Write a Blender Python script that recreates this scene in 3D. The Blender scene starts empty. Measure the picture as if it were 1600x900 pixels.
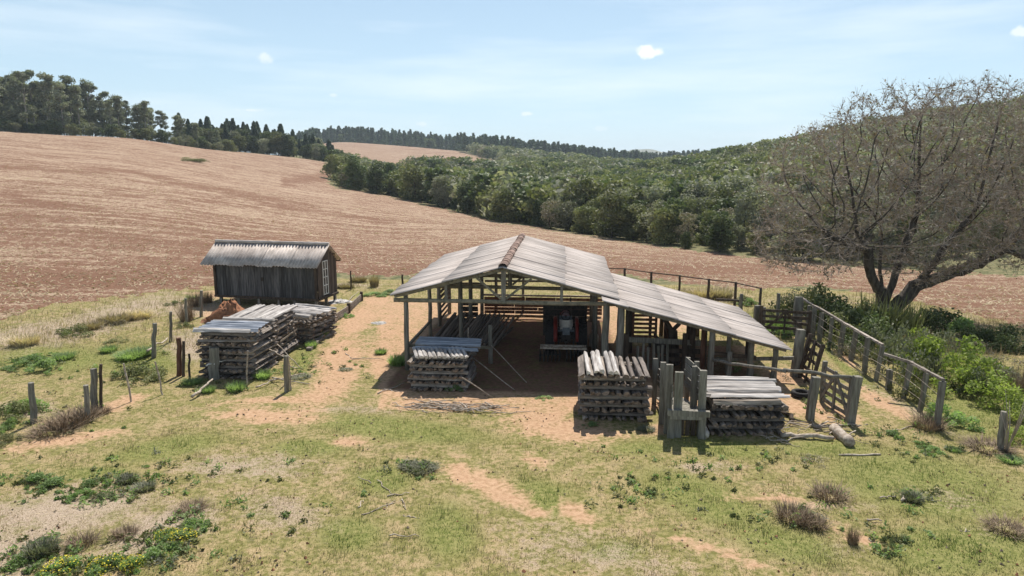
import bpy, math, random
import numpy as np
from mathutils import Vector, Matrix
R = math.radians
SC = bpy.context.scene
COL = SC.collection

# ------------------------------------------------------------------ camera, light, sky
CAM_H, PITCH, F = 8.0, R(10.2), 1067.0
cam = bpy.data.objects.new('camera', bpy.data.cameras.new('camera'))
COL.objects.link(cam)
cam.location = (0, 0, CAM_H); cam.rotation_euler = (R(90) - PITCH, 0, 0)
cam.data.sensor_width = 36; cam.data.lens = 36 * F / 1600
cam.data.clip_start = .2; cam.data.clip_end = 12000
SC.camera = cam
SUN_AZ, SUN_EL = R(13), R(57)          # azimuth from +Y towards +X
sun = bpy.data.objects.new('sun', bpy.data.lights.new('sun', 'SUN')); COL.objects.link(sun)
sun.data.energy = 4.4; sun.data.angle = R(.53); sun.data.color = (1, .955, .89)
sd = Vector((math.sin(SUN_AZ) * math.cos(SUN_EL), math.cos(SUN_AZ) * math.cos(SUN_EL), math.sin(SUN_EL)))
sun.rotation_euler = sd.to_track_quat('Z', 'Y').to_euler()
sun.location = (0, 0, 60)
W = bpy.data.worlds.new('World'); SC.world = W; W.use_nodes = True
nt = W.node_tree; nt.nodes.clear()
def wn(t, **k):
    n = nt.nodes.new(t)
    for a, b in k.items(): setattr(n, a, b)
    return n
sky = wn('ShaderNodeTexSky', sky_type='NISHITA', sun_disc=False, sun_elevation=SUN_EL, sun_rotation=SUN_AZ,
         altitude=600, air_density=1.0, dust_density=0.5, ozone_density=2.0)
tcn = wn('ShaderNodeTexCoord')
# thin cirrus veil and a few small puffs, laid out on the sky's own directions
mp = wn('ShaderNodeMapping'); mp.inputs['Scale'].default_value = (1.1, 1.4, 9)
nz = wn('ShaderNodeTexNoise'); nz.inputs['Scale'].default_value = 1.7; nz.inputs['Detail'].default_value = 7; nz.inputs['Roughness'].default_value = .55
rp = wn('ShaderNodeMapRange'); rp.inputs[1].default_value = .47; rp.inputs[2].default_value = .72; rp.inputs[3].default_value = 0; rp.inputs[4].default_value = .55
nt.links.new(tcn.outputs['Generated'], mp.inputs[0]); nt.links.new(mp.outputs[0], nz.inputs[0]); nt.links.new(nz.outputs[0], rp.inputs[0])
mixc = wn('ShaderNodeMixRGB'); mixc.inputs[2].default_value = (10.6, 11.4, 11.9, 1)
nt.links.new(rp.outputs[0], mixc.inputs[0])
veil = wn('ShaderNodeMixRGB'); sep = wn('ShaderNodeSeparateXYZ'); nt.links.new(tcn.outputs['Generated'], sep.inputs[0])
vr = wn('ShaderNodeMapRange'); vr.inputs[1].default_value = .05; vr.inputs[2].default_value = .60; vr.inputs[3].default_value = .62; vr.inputs[4].default_value = .0
nt.links.new(sep.outputs['Z'], vr.inputs[0]); nt.links.new(vr.outputs[0], veil.inputs[0]); veil.inputs[2].default_value = (7.2, 9.8, 11.4, 1)
nt.links.new(sky.outputs[0], veil.inputs[1]); nt.links.new(veil.outputs[0], mixc.inputs[1]); last = mixc
def pixdir(px, py):
    q = (px - 800) / F; v = (py - 450) / F
    d = Vector((q, math.cos(PITCH) - v * math.sin(PITCH), -math.sin(PITCH) - v * math.cos(PITCH)))
    return d.normalized()
pn = wn('ShaderNodeTexNoise'); pn.inputs['Scale'].default_value = 55; pn.inputs['Detail'].default_value = 5
nt.links.new(tcn.outputs['Generated'], pn.inputs[0])
for (px, py, wx, wz, s) in ((1008, 82, .022, .0095, .85), (411, 89, .015, .008, .45), (388, 172, .018, .0028, .4), (826, 178, .010, .0042, .5),
                            (522, 149, .008, .0025, .35), (660, 193, .009, .004, .3), (1598, 50, .010, .007, .6), (938, 201, .010, .004, .2)):
    d = pixdir(px, py)
    sub = wn('ShaderNodeVectorMath', operation='SUBTRACT'); sub.inputs[1].default_value = d
    nt.links.new(tcn.outputs['Generated'], sub.inputs[0])
    mul = wn('ShaderNodeVectorMath', operation='MULTIPLY'); mul.inputs[1].default_value = (1 / wx, 1 / wx, 1 / wz)
    nt.links.new(sub.outputs[0], mul.inputs[0])
    ln = wn('ShaderNodeVectorMath', operation='LENGTH'); nt.links.new(mul.outputs[0], ln.inputs[0])
    ad = wn('ShaderNodeMath', operation='MULTIPLY_ADD'); ad.inputs[1].default_value = 2.6; nt.links.new(pn.outputs[0], ad.inputs[0])
    nt.links.new(ln.outputs['Value'], ad.inputs[2])
    mr = wn('ShaderNodeMapRange'); mr.interpolation_type = 'SMOOTHSTEP'
    mr.inputs[1].default_value = 2.35; mr.inputs[2].default_value = 1.75; mr.inputs[3].default_value = 0; mr.inputs[4].default_value = s
    nt.links.new(ad.outputs[0], mr.inputs[0])
    m2 = wn('ShaderNodeMixRGB'); m2.inputs[2].default_value = (11.5, 11.6, 11.6, 1)
    nt.links.new(mr.outputs[0], m2.inputs[0]); nt.links.new(last.outputs[0], m2.inputs[1]); last = m2
bg = wn('ShaderNodeBackground'); bg.inputs[1].default_value = .068
wo = wn('ShaderNodeOutputWorld')
nt.links.new(last.outputs[0], bg.inputs[0]); nt.links.new(bg.outputs[0], wo.inputs[0])
SC.view_settings.view_transform = 'Standard'; SC.view_settings.look = 'None'
SC.view_settings.exposure = 0.58; SC.view_settings.gamma = 1
SC.cycles.max_bounces = 6; SC.cycles.diffuse_bounces = 3; SC.cycles.transparent_max_bounces = 6; SC.cycles.volume_bounces = 0

# ------------------------------------------------------------------ helpers
rng = np.random.default_rng(7); random.seed(7)
def gp(px, py, z=0.0):                 # a point of the place seen in the photograph, at height z
    q = (px - 800) / F; v = (py - 450) / F
    dy = math.cos(PITCH) - v * math.sin(PITCH); dz = -math.sin(PITCH) - v * math.cos(PITCH)
    t = (z - CAM_H) / dz
    return Vector((q * t, dy * t, z))
def topix(x, y, z):
    c, s = math.cos(PITCH), math.sin(PITCH); zz = z - CAM_H
    d = np.maximum(y * c - zz * s, .05); u = y * s + zz * c
    return 800 + F * x / d, 450 - F * u / d
def zrow(y, py):
    v = (py - 450) / F
    return CAM_H + y * (-math.sin(PITCH) - v * math.cos(PITCH)) / (math.cos(PITCH) - v * math.sin(PITCH))

PROF = {
 -700: [(40, .3), (100, 5), (220, 14), (400, 16), (1500, 10)],
 -100: [(40, .3), (60, 2.0), (100, zrow(100, 274)), (170, zrow(170, 222)), (225, zrow(225, 198)), (300, 19), (600, 18), (1500, 10)],
 0:    [(40, .2), (60, 1.7), (100, zrow(100, 281)), (170, zrow(170, 228)), (225, zrow(225, 201)), (300, 18), (600, 16), (1500, 10)],
 200:  [(42, .1), (60, 1.2), (100, zrow(100, 297)), (170, zrow(170, 245)), (250, zrow(250, 212)), (330, 15), (600, 12), (1500, 8)],
 400:  [(42, 0), (65, .5), (95, zrow(95, 330)), (170, zrow(170, 277)), (290, zrow(290, 237)), (350, 13.5), (420, 10), (600, 10), (1500, 10)],
 515:  [(42, 0), (100, .3), (190, zrow(190, 290)), (250, zrow(250, 263)), (300, zrow(300, 251)), (350, 10), (390, 8), (450, 13), (750, 34), (900, 38), (1500, 20)],
 600:  [(42, 0), (100, -.4), (190, zrow(190, 305)), (260, -1), (400, 4), (550, 16), (700, 28), (850, 33), (1500, 20)],
 780:  [(42, 0), (90, -.6), (130, zrow(130, 346)), (200, -5), (350, 0), (500, 8), (700, 19), (800, 20), (1500, 14)],
 1000: [(42, -.1), (70, -1.2), (100, zrow(100, 380)), (170, -5.5), (350, -2), (600, 1), (800, 4), (1500, 6)],
 1240: [(38, 0), (60, -1.5), (80, zrow(80, 410)), (110, -3), (200, 3), (320, 11), (450, 15), (700, 13), (1500, 10)],
 1400: [(36, -.2), (55, -1.5), (75, zrow(75, 425)), (110, -1), (200, 8), (300, 20), (400, 26), (700, 22), (1500, 15)],
 1600: [(32, -.4), (45, -1.2), (65, zrow(65, 440)), (95, -1.5), (200, 14), (330, 29), (450, 33), (800, 28), (1500, 20)],
 2300: [(32, -.5), (60, -2.5), (95, 0), (200, 18), (330, 40), (450, 44), (800, 35), (1500, 20)]}
_cols = np.array(sorted(PROF)); _ly = np.linspace(math.log(10), math.log(5200), 420); _ci = np.linspace(-700, 2300, 301)
_T = np.array([np.interp(np.exp(_ly), [10, 27] + [p[0] for p in PROF[c]] + [6000], [0, 0] + [p[1] for p in PROF[c]] + [PROF[c][-1][1]]) for c in _cols])
_T = np.array([np.interp(_ci, _cols, _T[:, j]) for j in range(len(_ly))])
def _blur(a, n, axis):
    k = np.exp(-np.linspace(-2, 2, n) ** 2); k /= k.sum()
    pad = [(0, 0), (0, 0)]; pad[axis] = (n // 2, n // 2)
    return np.apply_along_axis(lambda v: np.convolve(v, k, 'valid'), axis, np.pad(a, pad, 'edge'))
_T = _blur(_blur(_T, 15, 0), 15, 1)
_nv = rng.random((6, 4)) * 6.28
def wob(x, y, s, k=0):                 # cheap smooth noise, about -1..1
    a = _nv[k]
    return (np.sin(x * s + a[0] + 1.7 * np.sin(y * s * .73 + a[1])) * np.sin(y * s * 1.13 + a[2] + 1.3 * np.sin(x * s * .61 + a[3])))
def gz(x, y):
    x = np.asarray(x, float); y = np.asarray(y, float); yy = np.maximum(y, 10)
    ci = np.clip((800 + 1067 * 1.015 * x / yy + 700) / 10, 0, 299.999); li = np.clip((np.log(yy) - _ly[0]) / (_ly[1] - _ly[0]), 0, 418.999)
    i = li.astype(int); j = ci.astype(int); fi = li - i; fj = ci - j
    z = (_T[i, j] * (1 - fi) * (1 - fj) + _T[i + 1, j] * fi * (1 - fj) + _T[i, j + 1] * (1 - fi) * fj + _T[i + 1, j + 1] * fi * fj)
    far = np.clip((y - 45) / 60, 0, 1)
    return z + .018 * wob(x, y, .9, 0) + .012 * wob(x, y, 2.3, 1) + far * (.25 * wob(x, y, .06, 2) + .1 * wob(x, y, .17, 3))
def gzf(x, y): return float(gz(x, y))
def gt(px, py):                        # where the line of sight meets the terrain
    d = pixdir(px, py); t = 12.0
    while t < 3000:
        p = Vector((0, 0, CAM_H)) + d * t
        if p.z <= gzf(p.x, p.y): return p
        t *= 1.004
    return Vector((0, 0, CAM_H)) + d * 3000

def tag(o, label=None, cat=None, group=None, kind=None):
    if label: o['label'] = label
    if cat: o['category'] = cat
    if group: o['group'] = group
    if kind: o['kind'] = kind
    return o
def empty(name, loc=(0, 0, 0), rz=0.0, label=None, cat=None, group=None):
    o = bpy.data.objects.new(name, None); COL.objects.link(o); o.location = loc; o.rotation_euler = (0, 0, rz)
    o.empty_display_size = .2
    return tag(o, label, cat, group)
def np_mesh(name, V, Fc, mats, tint=None, mi=None, smooth=False):
    V = np.asarray(V, np.float32).reshape(-1, 3); Fc = np.asarray(Fc, np.int32); k = Fc.shape[1]
    me = bpy.data.meshes.new(name)
    me.vertices.add(len(V)); me.vertices.foreach_set('co', V.ravel())
    me.loops.add(Fc.size); me.loops.foreach_set('vertex_index', Fc.ravel())
    me.polygons.add(len(Fc)); me.polygons.foreach_set('loop_start', np.arange(0, Fc.size, k, dtype=np.int32))
    if mi is not None: me.polygons.foreach_set('material_index', np.asarray(mi, np.int32))
    me.polygons.foreach_set('use_smooth', np.full(len(Fc), smooth, dtype=bool))
    for m in mats: me.materials.append(m)
    if tint is not None:
        a = me.attributes.new('tint', 'FLOAT', 'FACE'); a.data.foreach_set('value', np.asarray(tint, np.float32))
    me.update(calc_edges=True)
    return me
def link(name, me, parent=None):
    o = bpy.data.objects.new(name, me); COL.objects.link(o)
    if parent: o.parent = parent
    return o
class MB:
    def __init__(s): s.v = []; s.f = []; s.t = []; s.m = []
    def add(s, vs, fs, tint=0.0, mi=0):
        b = len(s.v); s.v += [tuple(v) for v in vs]
        for f in fs: s.f.append([b + i for i in f]); s.t.append(tint); s.m.append(mi)
    def box(s, c, size, rz=0, tint=0, mi=0, M=None, jit=0):
        vs = []
        for dx in (-.5, .5):
            for dy in (-.5, .5):
                for dz in (-.5, .5):
                    p = Vector((dx * size[0], dy * size[1], dz * size[2]))
                    if jit: p += Vector([random.uniform(-jit, jit) for _ in range(3)])
                    p = (M @ p) if M else Matrix.Rotation(rz, 3, 'Z') @ p
                    vs.append(p + Vector(c))
        s.add(vs, [(0, 1, 3, 2), (4, 6, 7, 5), (0, 4, 5, 1), (2, 3, 7, 6), (0, 2, 6, 4), (1, 5, 7, 3)], tint, mi); return s
    def beam(s, a, b, w, h, tint=0, mi=0, jit=0, segs=1, bow=0):
        a = Vector(a); b = Vector(b); d = (b - a).normalized()
        up = Vector((0, 0, 1)) if abs(d.z) < .95 else Vector((0, 1, 0))
        sx = d.cross(up).normalized(); uz = sx.cross(d).normalized(); vs = []; fs = []
        ox, oz = random.uniform(-bow, bow), random.uniform(-bow, bow)
        for i in range(segs + 1):
            t = i / segs; c = a.lerp(b, t) + (sx * ox + uz * oz) * math.sin(t * math.pi)
            for (p, q) in ((-1, -1), (1, -1), (1, 1), (-1, 1)):
                vs.append(c + sx * (p * w / 2 + random.uniform(-jit, jit)) + uz * (q * h / 2 + random.uniform(-jit, jit)))
            if i:
                k = 4 * i
                for j in range(4): fs.append((k - 4 + j, k - 4 + (j + 1) % 4, k + (j + 1) % 4, k + j))
        fs.append((3, 2, 1, 0)); k = 4 * segs; fs.append((k, k + 1, k + 2, k + 3)); s.add(vs, fs, tint, mi); return s
    def tube(s, pts, rad, n=8, tint=0, mi=0, jit=0, cap=True):
        pts = [Vector(p) for p in pts]; m = len(pts)
        if not hasattr(rad, '__len__'): rad = [rad] * m
        ph = random.random() * 6; vs = []; fs = []
        prof = [1 + random.uniform(-jit, jit) for _ in range(n)]
        d = (pts[1] - pts[0]).normalized(); ref = Vector((0, 0, 1)) if abs(d.z) < .9 else Vector((1, 0, 0))
        for i, p in enumerate(pts):
            d = (pts[min(i + 1, m - 1)] - pts[max(i - 1, 0)]).normalized()
            x = d.cross(ref).normalized(); y = x.cross(d).normalized()
            for j in range(n):
                a = ph + j * 2 * math.pi / n; r = rad[i] * prof[j] * (1 + random.uniform(-jit, jit) * .4)
                vs.append(p + x * math.cos(a) * r + y * math.sin(a) * r)
            if i:
                k = n * i
                for j in range(n): fs.append((k - n + j, k - n + (j + 1) % n, k + (j + 1) % n, k + j))
        if cap: fs.append(tuple(range(n - 1, -1, -1))); fs.append(tuple(range(n * (m - 1), n * m)))
        s.add(vs, fs, tint, mi); return s
    def lathe(s, prof, n=24, c=(0, 0, 0), axis='X', tint=0, mi=0, closed=False):
        vs = []; fs = []; c = Vector(c)
        for (r, h) in prof:
            for j in range(n):
                a = j * 2 * math.pi / n
                p = (h, r * math.cos(a), r * math.sin(a)) if axis == 'X' else (r * math.cos(a), r * math.sin(a), h)
                vs.append(c + Vector(p))
        m = len(prof)
        for i in range(m if closed else m - 1):
            for j in range(n):
                fs.append((i * n + j, i * n + (j + 1) % n, ((i + 1) % m) * n + (j + 1) % n, ((i + 1) % m) * n + j))
        s.add(vs, fs, tint, mi); return s
    def mesh(s, name, mats, smooth=False):
        me = bpy.data.meshes.new(name); me.from_pydata(s.v, [], s.f)
        for m in (mats if isinstance(mats, (list, tuple)) else [mats]): me.materials.append(m)
        me.polygons.foreach_set('material_index', s.m)
        a = me.attributes.new('tint', 'FLOAT', 'FACE'); a.data.foreach_set('value', s.t)
        if smooth: me.polygons.foreach_set('use_smooth', [True] * len(s.f))
        me.update(); return me
    def build(s, name, mats, parent=None, smooth=False): return link(name, s.mesh(name, mats, smooth), parent)
def gnarly(mb, a, b, r, tint=0, taper=.85, n=7, segs=4, wobble=.02, jit=.14, mi=0):    # an uneven round timber
    a = Vector(a); b = Vector(b); pts = []; rr = []
    for i in range(segs + 1):
        t = i / segs
        pts.append(a.lerp(b, t) + Vector([random.uniform(-wobble, wobble) for _ in range(3)]) * (0 if i in (0, segs) else 1)); rr.append(r * (1 + (taper - 1) * t))
    mb.tube(pts, rr, n, tint, mi, jit)

# ------------------------------------------------------------------ materials
def newmat(name):
    m = bpy.data.materials.new(name); m.use_nodes = True; m.node_tree.nodes.clear(); return m, m.node_tree
class N:
    def __init__(s, t): s.t = t
    def n(s, ty, **k):
        x = s.t.nodes.new(ty)
        for a, b in k.items(): setattr(x, a, b)
        return x
    def l(s, a, b): s.t.links.new(a, b)
    def noise(s, vec, scale, detail=4, rough=.55):
        x = s.n('ShaderNodeTexNoise'); x.inputs['Scale'].default_value = scale; x.inputs['Detail'].default_value = detail; x.inputs['Roughness'].default_value = rough
        if vec is not None: s.l(vec, x.inputs['Vector'])
        return x.outputs[0]
    def mapping(s, vec, scale, rot=(0, 0, 0)):
        x = s.n('ShaderNodeMapping'); x.inputs['Scale'].default_value = scale; x.inputs['Rotation'].default_value = rot; s.l(vec, x.inputs[0]); return x.outputs[0]
    def rng(s, v, a, b, c=0., d=1., smooth=True):
        x = s.n('ShaderNodeMapRange'); x.interpolation_type = 'SMOOTHSTEP' if smooth else 'LINEAR'
        for i, q in enumerate((a, b, c, d)): x.inputs[i + 1].default_value = q
        s.l(v, x.inputs[0]); return x.outputs[0]
    def math(s, op, a, b=0.):
        x = s.n('ShaderNodeMath', operation=op)
        for i, q in enumerate((a, b)):
            if isinstance(q, (int, float)): x.inputs[i].default_value = q
            else: s.l(q, x.inputs[i])
        return x.outputs[0]
    def mix(s, f, a, b, bt='MIX'):
        x = s.n('ShaderNodeMixRGB', blend_type=bt)
        for i, q in enumerate((f, a, b)):
            if isinstance(q, (int, float)): x.inputs[i].default_value = q if i == 0 else (q, q, q, 1)
            elif isinstance(q, tuple): x.inputs[i].default_value = (*q, 1) if len(q) == 3 else q
            else: s.l(q, x.inputs[i])
        return x.outputs[0]
    def out(s, sh): o = s.n('ShaderNodeOutputMaterial'); s.l(sh, o.inputs[0])
    def bsdf(s, col, rough=.8, metal=0., normal=None, spec=.3):
        b = s.n('ShaderNodeBsdfPrincipled'); b.inputs['Roughness'].default_value = rough; b.inputs['Metallic'].default_value = metal
        b.inputs['Specular IOR Level'].default_value = spec
        if isinstance(col, tuple): b.inputs['Base Color'].default_value = (*col, 1)
        else: s.l(col, b.inputs['Base Color'])
        if normal is not None: s.l(normal, b.inputs['Normal'])
        return b.outputs[0]
    def bump(s, h, strength=.5, dist=.02):
        b = s.n('ShaderNodeBump'); b.inputs['Strength'].default_value = strength; b.inputs['Distance'].default_value = dist; s.l(h, b.inputs['Height']); return b.outputs[0]
    def attr(s, name): return s.n('ShaderNodeAttribute', attribute_name=name)
def surf(name, c1, c2, scale=8, stretch=(1, 1, 1), rough=.85, bump=.4, objrand=.25, tint=.6, stain=None, spec=.2, bd=.01, metal=0.):
    m, t = newmat(name); n = N(t); tc = n.n('ShaderNodeTexCoord').outputs['Object']
    oi = n.n('ShaderNodeObjectInfo')
    add = n.n('ShaderNodeVectorMath', operation='MULTIPLY_ADD'); n.l(oi.outputs['Random'], add.inputs[0]); add.inputs[1].default_value = (31, 17, 23); n.l(tc, add.inputs[2])
    v = n.mapping(add.outputs[0], stretch)
    a = n.noise(v, scale, 5, .6); col = n.mix(n.rng(a, .32, .68), c1, c2)
    if stain:
        b = n.noise(v, scale * .3, 3); col = n.mix(n.rng(b, .5, .72, 0, stain[1]), col, stain[0])
    k = n.math('MULTIPLY_ADD', oi.outputs['Random'], objrand); t.nodes[-1].inputs[2].default_value = 1 - objrand / 2
    at = n.attr('tint').outputs['Fac']; k2 = n.math('MULTIPLY_ADD', at, tint); t.nodes[-1].inputs[2].default_value = 1.0
    kk = n.math('MULTIPLY', k, k2); col = n.mix(1., col, kk, 'MULTIPLY')
    n.out(n.bsdf(col, rough, metal, n.bump(a, bump, bd) if bump else None, spec)); return m
M = {}
M['post'] = surf('weathered_post_wood', (.125, .112, .09), (.26, .24, .20), 9, (1.6, 1.6, .18), stain=((.09, .095, .06), .5))
M['beam'] = surf('roof_timber', (.13, .12, .085), (.25, .22, .16), 7, (1, 1, 1))
M['dark'] = surf('dark_old_timber', (.045, .032, .024), (.10, .075, .055), 8, (1, 1, .25))
M['red'] = surf('reddish_timber', (.10, .045, .03), (.19, .10, .065), 8, (1, 1, .25))
M['barn'] = surf('blackened_barn_boards', (.05, .05, .052), (.13, .125, .12), 6, (3, 3, .22), tint=.8, stain=((.035, .03, .028), .6))
M['barnend'] = surf('brown_barn_boards', (.06, .045, .035), (.13, .10, .08), 6, (3, 3, .22), tint=.8)
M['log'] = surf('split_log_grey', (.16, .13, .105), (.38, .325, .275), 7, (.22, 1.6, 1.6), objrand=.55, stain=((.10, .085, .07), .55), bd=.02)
M['logend'] = surf('split_log_end', (.10, .07, .05), (.27, .20, .15), 14, (1, 1, 1), objrand=.9)
M['endpale'] = surf('pale_log_end', (.45, .38, .30), (.70, .64, .56), 14, objrand=.3)
M['logpale'] = surf('bleached_log', (.29, .26, .235), (.55, .51, .47), 6, (.22, 1.8, 1.8), objrand=.35, stain=((.16, .14, .12), .6), bd=.02)
M['logdark'] = surf('split_log_dark', (.10, .085, .075), (.24, .20, .17), 7, (.22, 1.6, 1.6), objrand=.5)  # darker wood tone for a share of the split logs
M['white'] = surf('whitewashed_wood', (.55, .54, .50), (.75, .74, .70), 9)
M['roofing'] = surf('weathered_fibre_cement', (.31, .27, .24), (.55, .485, .44), 5.0, (.12, 2.2, .3), rough=.9, bump=.25, objrand=0, tint=.4, stain=((.22, .19, .175), .6))
M['barnroof'] = surf('barn_fibre_cement', (.38, .33, .29), (.57, .50, .445), 2.2, (1, 1, 1), rough=.9, bump=.2, objrand=0, tint=.5, stain=((.22, .18, .16), .5))
M['ridge'] = surf('rusty_ridge_tiles', (.12, .07, .05), (.30, .21, .17), 5)
M['tyre'] = surf('tyre_rubber', (.018, .018, .018), (.035, .032, .03), 20, rough=.8)
M['redpaint'] = surf('red_tractor_paint', (.11, .013, .010), (.18, .024, .017), 5, rough=.45, bump=.05)
M['grey'] = surf('grey_tractor_paint', (.15, .17, .19), (.25, .27, .30), 5, rough=.5, bump=.05)
M['iron'] = surf('dirty_iron', (.03, .028, .026), (.075, .06, .05), 12, rough=.6)
M['seat'] = surf('pale_seat_vinyl', (.45, .42, .38), (.60, .57, .52), 7, rough=.6)
M['soil'] = surf('red_earth', (.20, .085, .045), (.36, .17, .09), 6, bump=.8, bd=.04)
M['bark'] = surf('grey_bark', (.032, .026, .02), (.10, .085, .068), 6, (1, 1, .3), bump=.6, bd=.03)
M['barkpale'] = surf('pale_gum_bark', (.22, .19, .16), (.42, .38, .33), 3, (1, 1, .3))
M['stone'] = surf('pale_rubble', (.30, .28, .26), (.55, .52, .48), 7)
M['stick'] = surf('dry_branch', (.26, .20, .15), (.50, .43, .35), 9)
M['bluegrey'] = surf('bluish_weathered_rail', (.17, .19, .22), (.34, .36, .40), 6, (.25, 1.5, 1.5), objrand=.3)

def leafmat(name, c1, c2, trans=.27, objrand=.5, tintk=.5, hs=.0):
    m, t = newmat(name); n = N(t); oi = n.n('ShaderNodeObjectInfo'); at = n.attr('tint').outputs['Fac']
    geo = n.n('ShaderNodeNewGeometry').outputs['Position']
    a = n.noise(geo, .35, 3, .6)
    col = n.mix(n.rng(a, .35, .65), c1, c2)
    k = n.math('MULTIPLY_ADD', oi.outputs['Random'], objrand); t.nodes[-1].inputs[2].default_value = 1 - objrand / 2
    k2 = n.math('MULTIPLY_ADD', at, tintk); t.nodes[-1].inputs[2].default_value = 1.0
    col = n.mix(1., col, n.math('MULTIPLY', k, k2), 'MULTIPLY')
    d = n.bsdf(col, .65, spec=.25); tr = n.n('ShaderNodeBsdfTranslucent'); n.l(n.mix(1., col, (1.0, 1.15, .6), 'MULTIPLY'), tr.inputs[0])
    mx = n.n('ShaderNodeMixShader'); mx.inputs[0].default_value = trans; n.l(d, mx.inputs[1]); n.l(tr.outputs[0], mx.inputs[2])
    n.out(mx.outputs[0]); return m
M['leaf_dark'] = leafmat('dark_green_leaves', (.070, .092, .036), (.12, .145, .06))
M['leaf_mid'] = leafmat('olive_green_leaves', (.13, .145, .055), (.215, .21, .095))
M['leaf_grey'] = leafmat('grey_green_leaves', (.17, .175, .115), (.28, .27, .19))
M['leaf_brown'] = leafmat('dry_brown_leaves', (.18, .15, .11), (.27, .23, .17))
M['leaf_pine'] = leafmat('pine_needles', (.050, .078, .042), (.085, .115, .062), .25)
M['leaf_gum'] = leafmat('gum_leaves', (.165, .175, .11), (.29, .29, .20))
M['leaf_bright'] = leafmat('bright_green_leaves', (.17, .22, .045), (.32, .36, .10), .4)
M['leaf_weed'] = leafmat('weed_leaves', (.19, .27, .10), (.32, .40, .18), .5)
M['leaf_bare'] = leafmat('withered_leaves', (.19, .135, .095), (.34, .26, .19), .3)
M['straw'] = leafmat('dry_grass', (.38, .29, .17), (.58, .47, .31), .25)
M['flower'] = leafmat('yellow_flowers', (.75, .60, .04), (.85, .72, .08), .2, .1)
def grassmat():
    m, t = newmat('grass_blades'); n = N(t); at = n.attr('tint').outputs['Fac']
    cr = n.n('ShaderNodeValToRGB'); e = cr.color_ramp.elements
    e[0].position = 0; e[0].color = (.40, .31, .18, 1); e[1].position = 1; e[1].color = (.12, .19, .035, 1)
    x = e.new(.45); x.color = (.27, .25, .10, 1); x = e.new(.75); x.color = (.19, .24, .06, 1)
    n.l(at, cr.inputs[0]); d = n.bsdf(cr.outputs[0], .7, spec=.2); tr = n.n('ShaderNodeBsdfTranslucent'); n.l(cr.outputs[0], tr.inputs[0])
    mx = n.n('ShaderNodeMixShader'); mx.inputs[0].default_value = .35; n.l(d, mx.inputs[1]); n.l(tr.outputs[0], mx.inputs[2]); n.out(mx.outputs[0]); return m
M['grass'] = grassmat()

# ------------------------------------------------------------------ ground
def poly_in(px, py, poly):
    ins = np.zeros(px.shape, bool); n = len(poly)
    for i in range(n):
        x0, y0 = poly[i]; x1, y1 = poly[(i + 1) % n]
        if y0 == y1: continue
        c = ((y0 > py) != (y1 > py)) & (px < (x1 - x0) * (py - y0) / (y1 - y0) + x0); ins ^= c
    return ins
def ell(px, py, cx, cy, rx, ry, rot=0.):
    c, s = math.cos(R(rot)), math.sin(R(rot)); dx, dy = px - cx, py - cy
    return np.clip(1.35 - np.sqrt(((dx * c + dy * s) / rx) ** 2 + ((-dx * s + dy * c) / ry) ** 2), 0, 1)
FIELD = [(-2500, 640), (-200, 540), (0, 497), (60, 480), (140, 470), (230, 458), (335, 448), (520, 425), (560, 432), (620, 430), (700, 428), (800, 425), (950, 425), (1080, 445), (1180, 452), (1260, 446),
         (1330, 452), (1420, 470), (1500, 486), (1600, 510), (2200, 560), (3200, 620), (3200, 445), (2200, 440), (1600, 432), (1400, 420), (1240, 408), (1130, 397), (1000, 380),
         (780, 347), (760, 342), (600, 305), (515, 291), (512, 251), (400, 234), (290, 219), (130, 204), (0, 199), (-300, 190), (-2500, 190)]
FARF = [(500, 205), (560, 208), (650, 220), (710, 234), (790, 256), (770, 275), (640, 290), (500, 262)]
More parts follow.
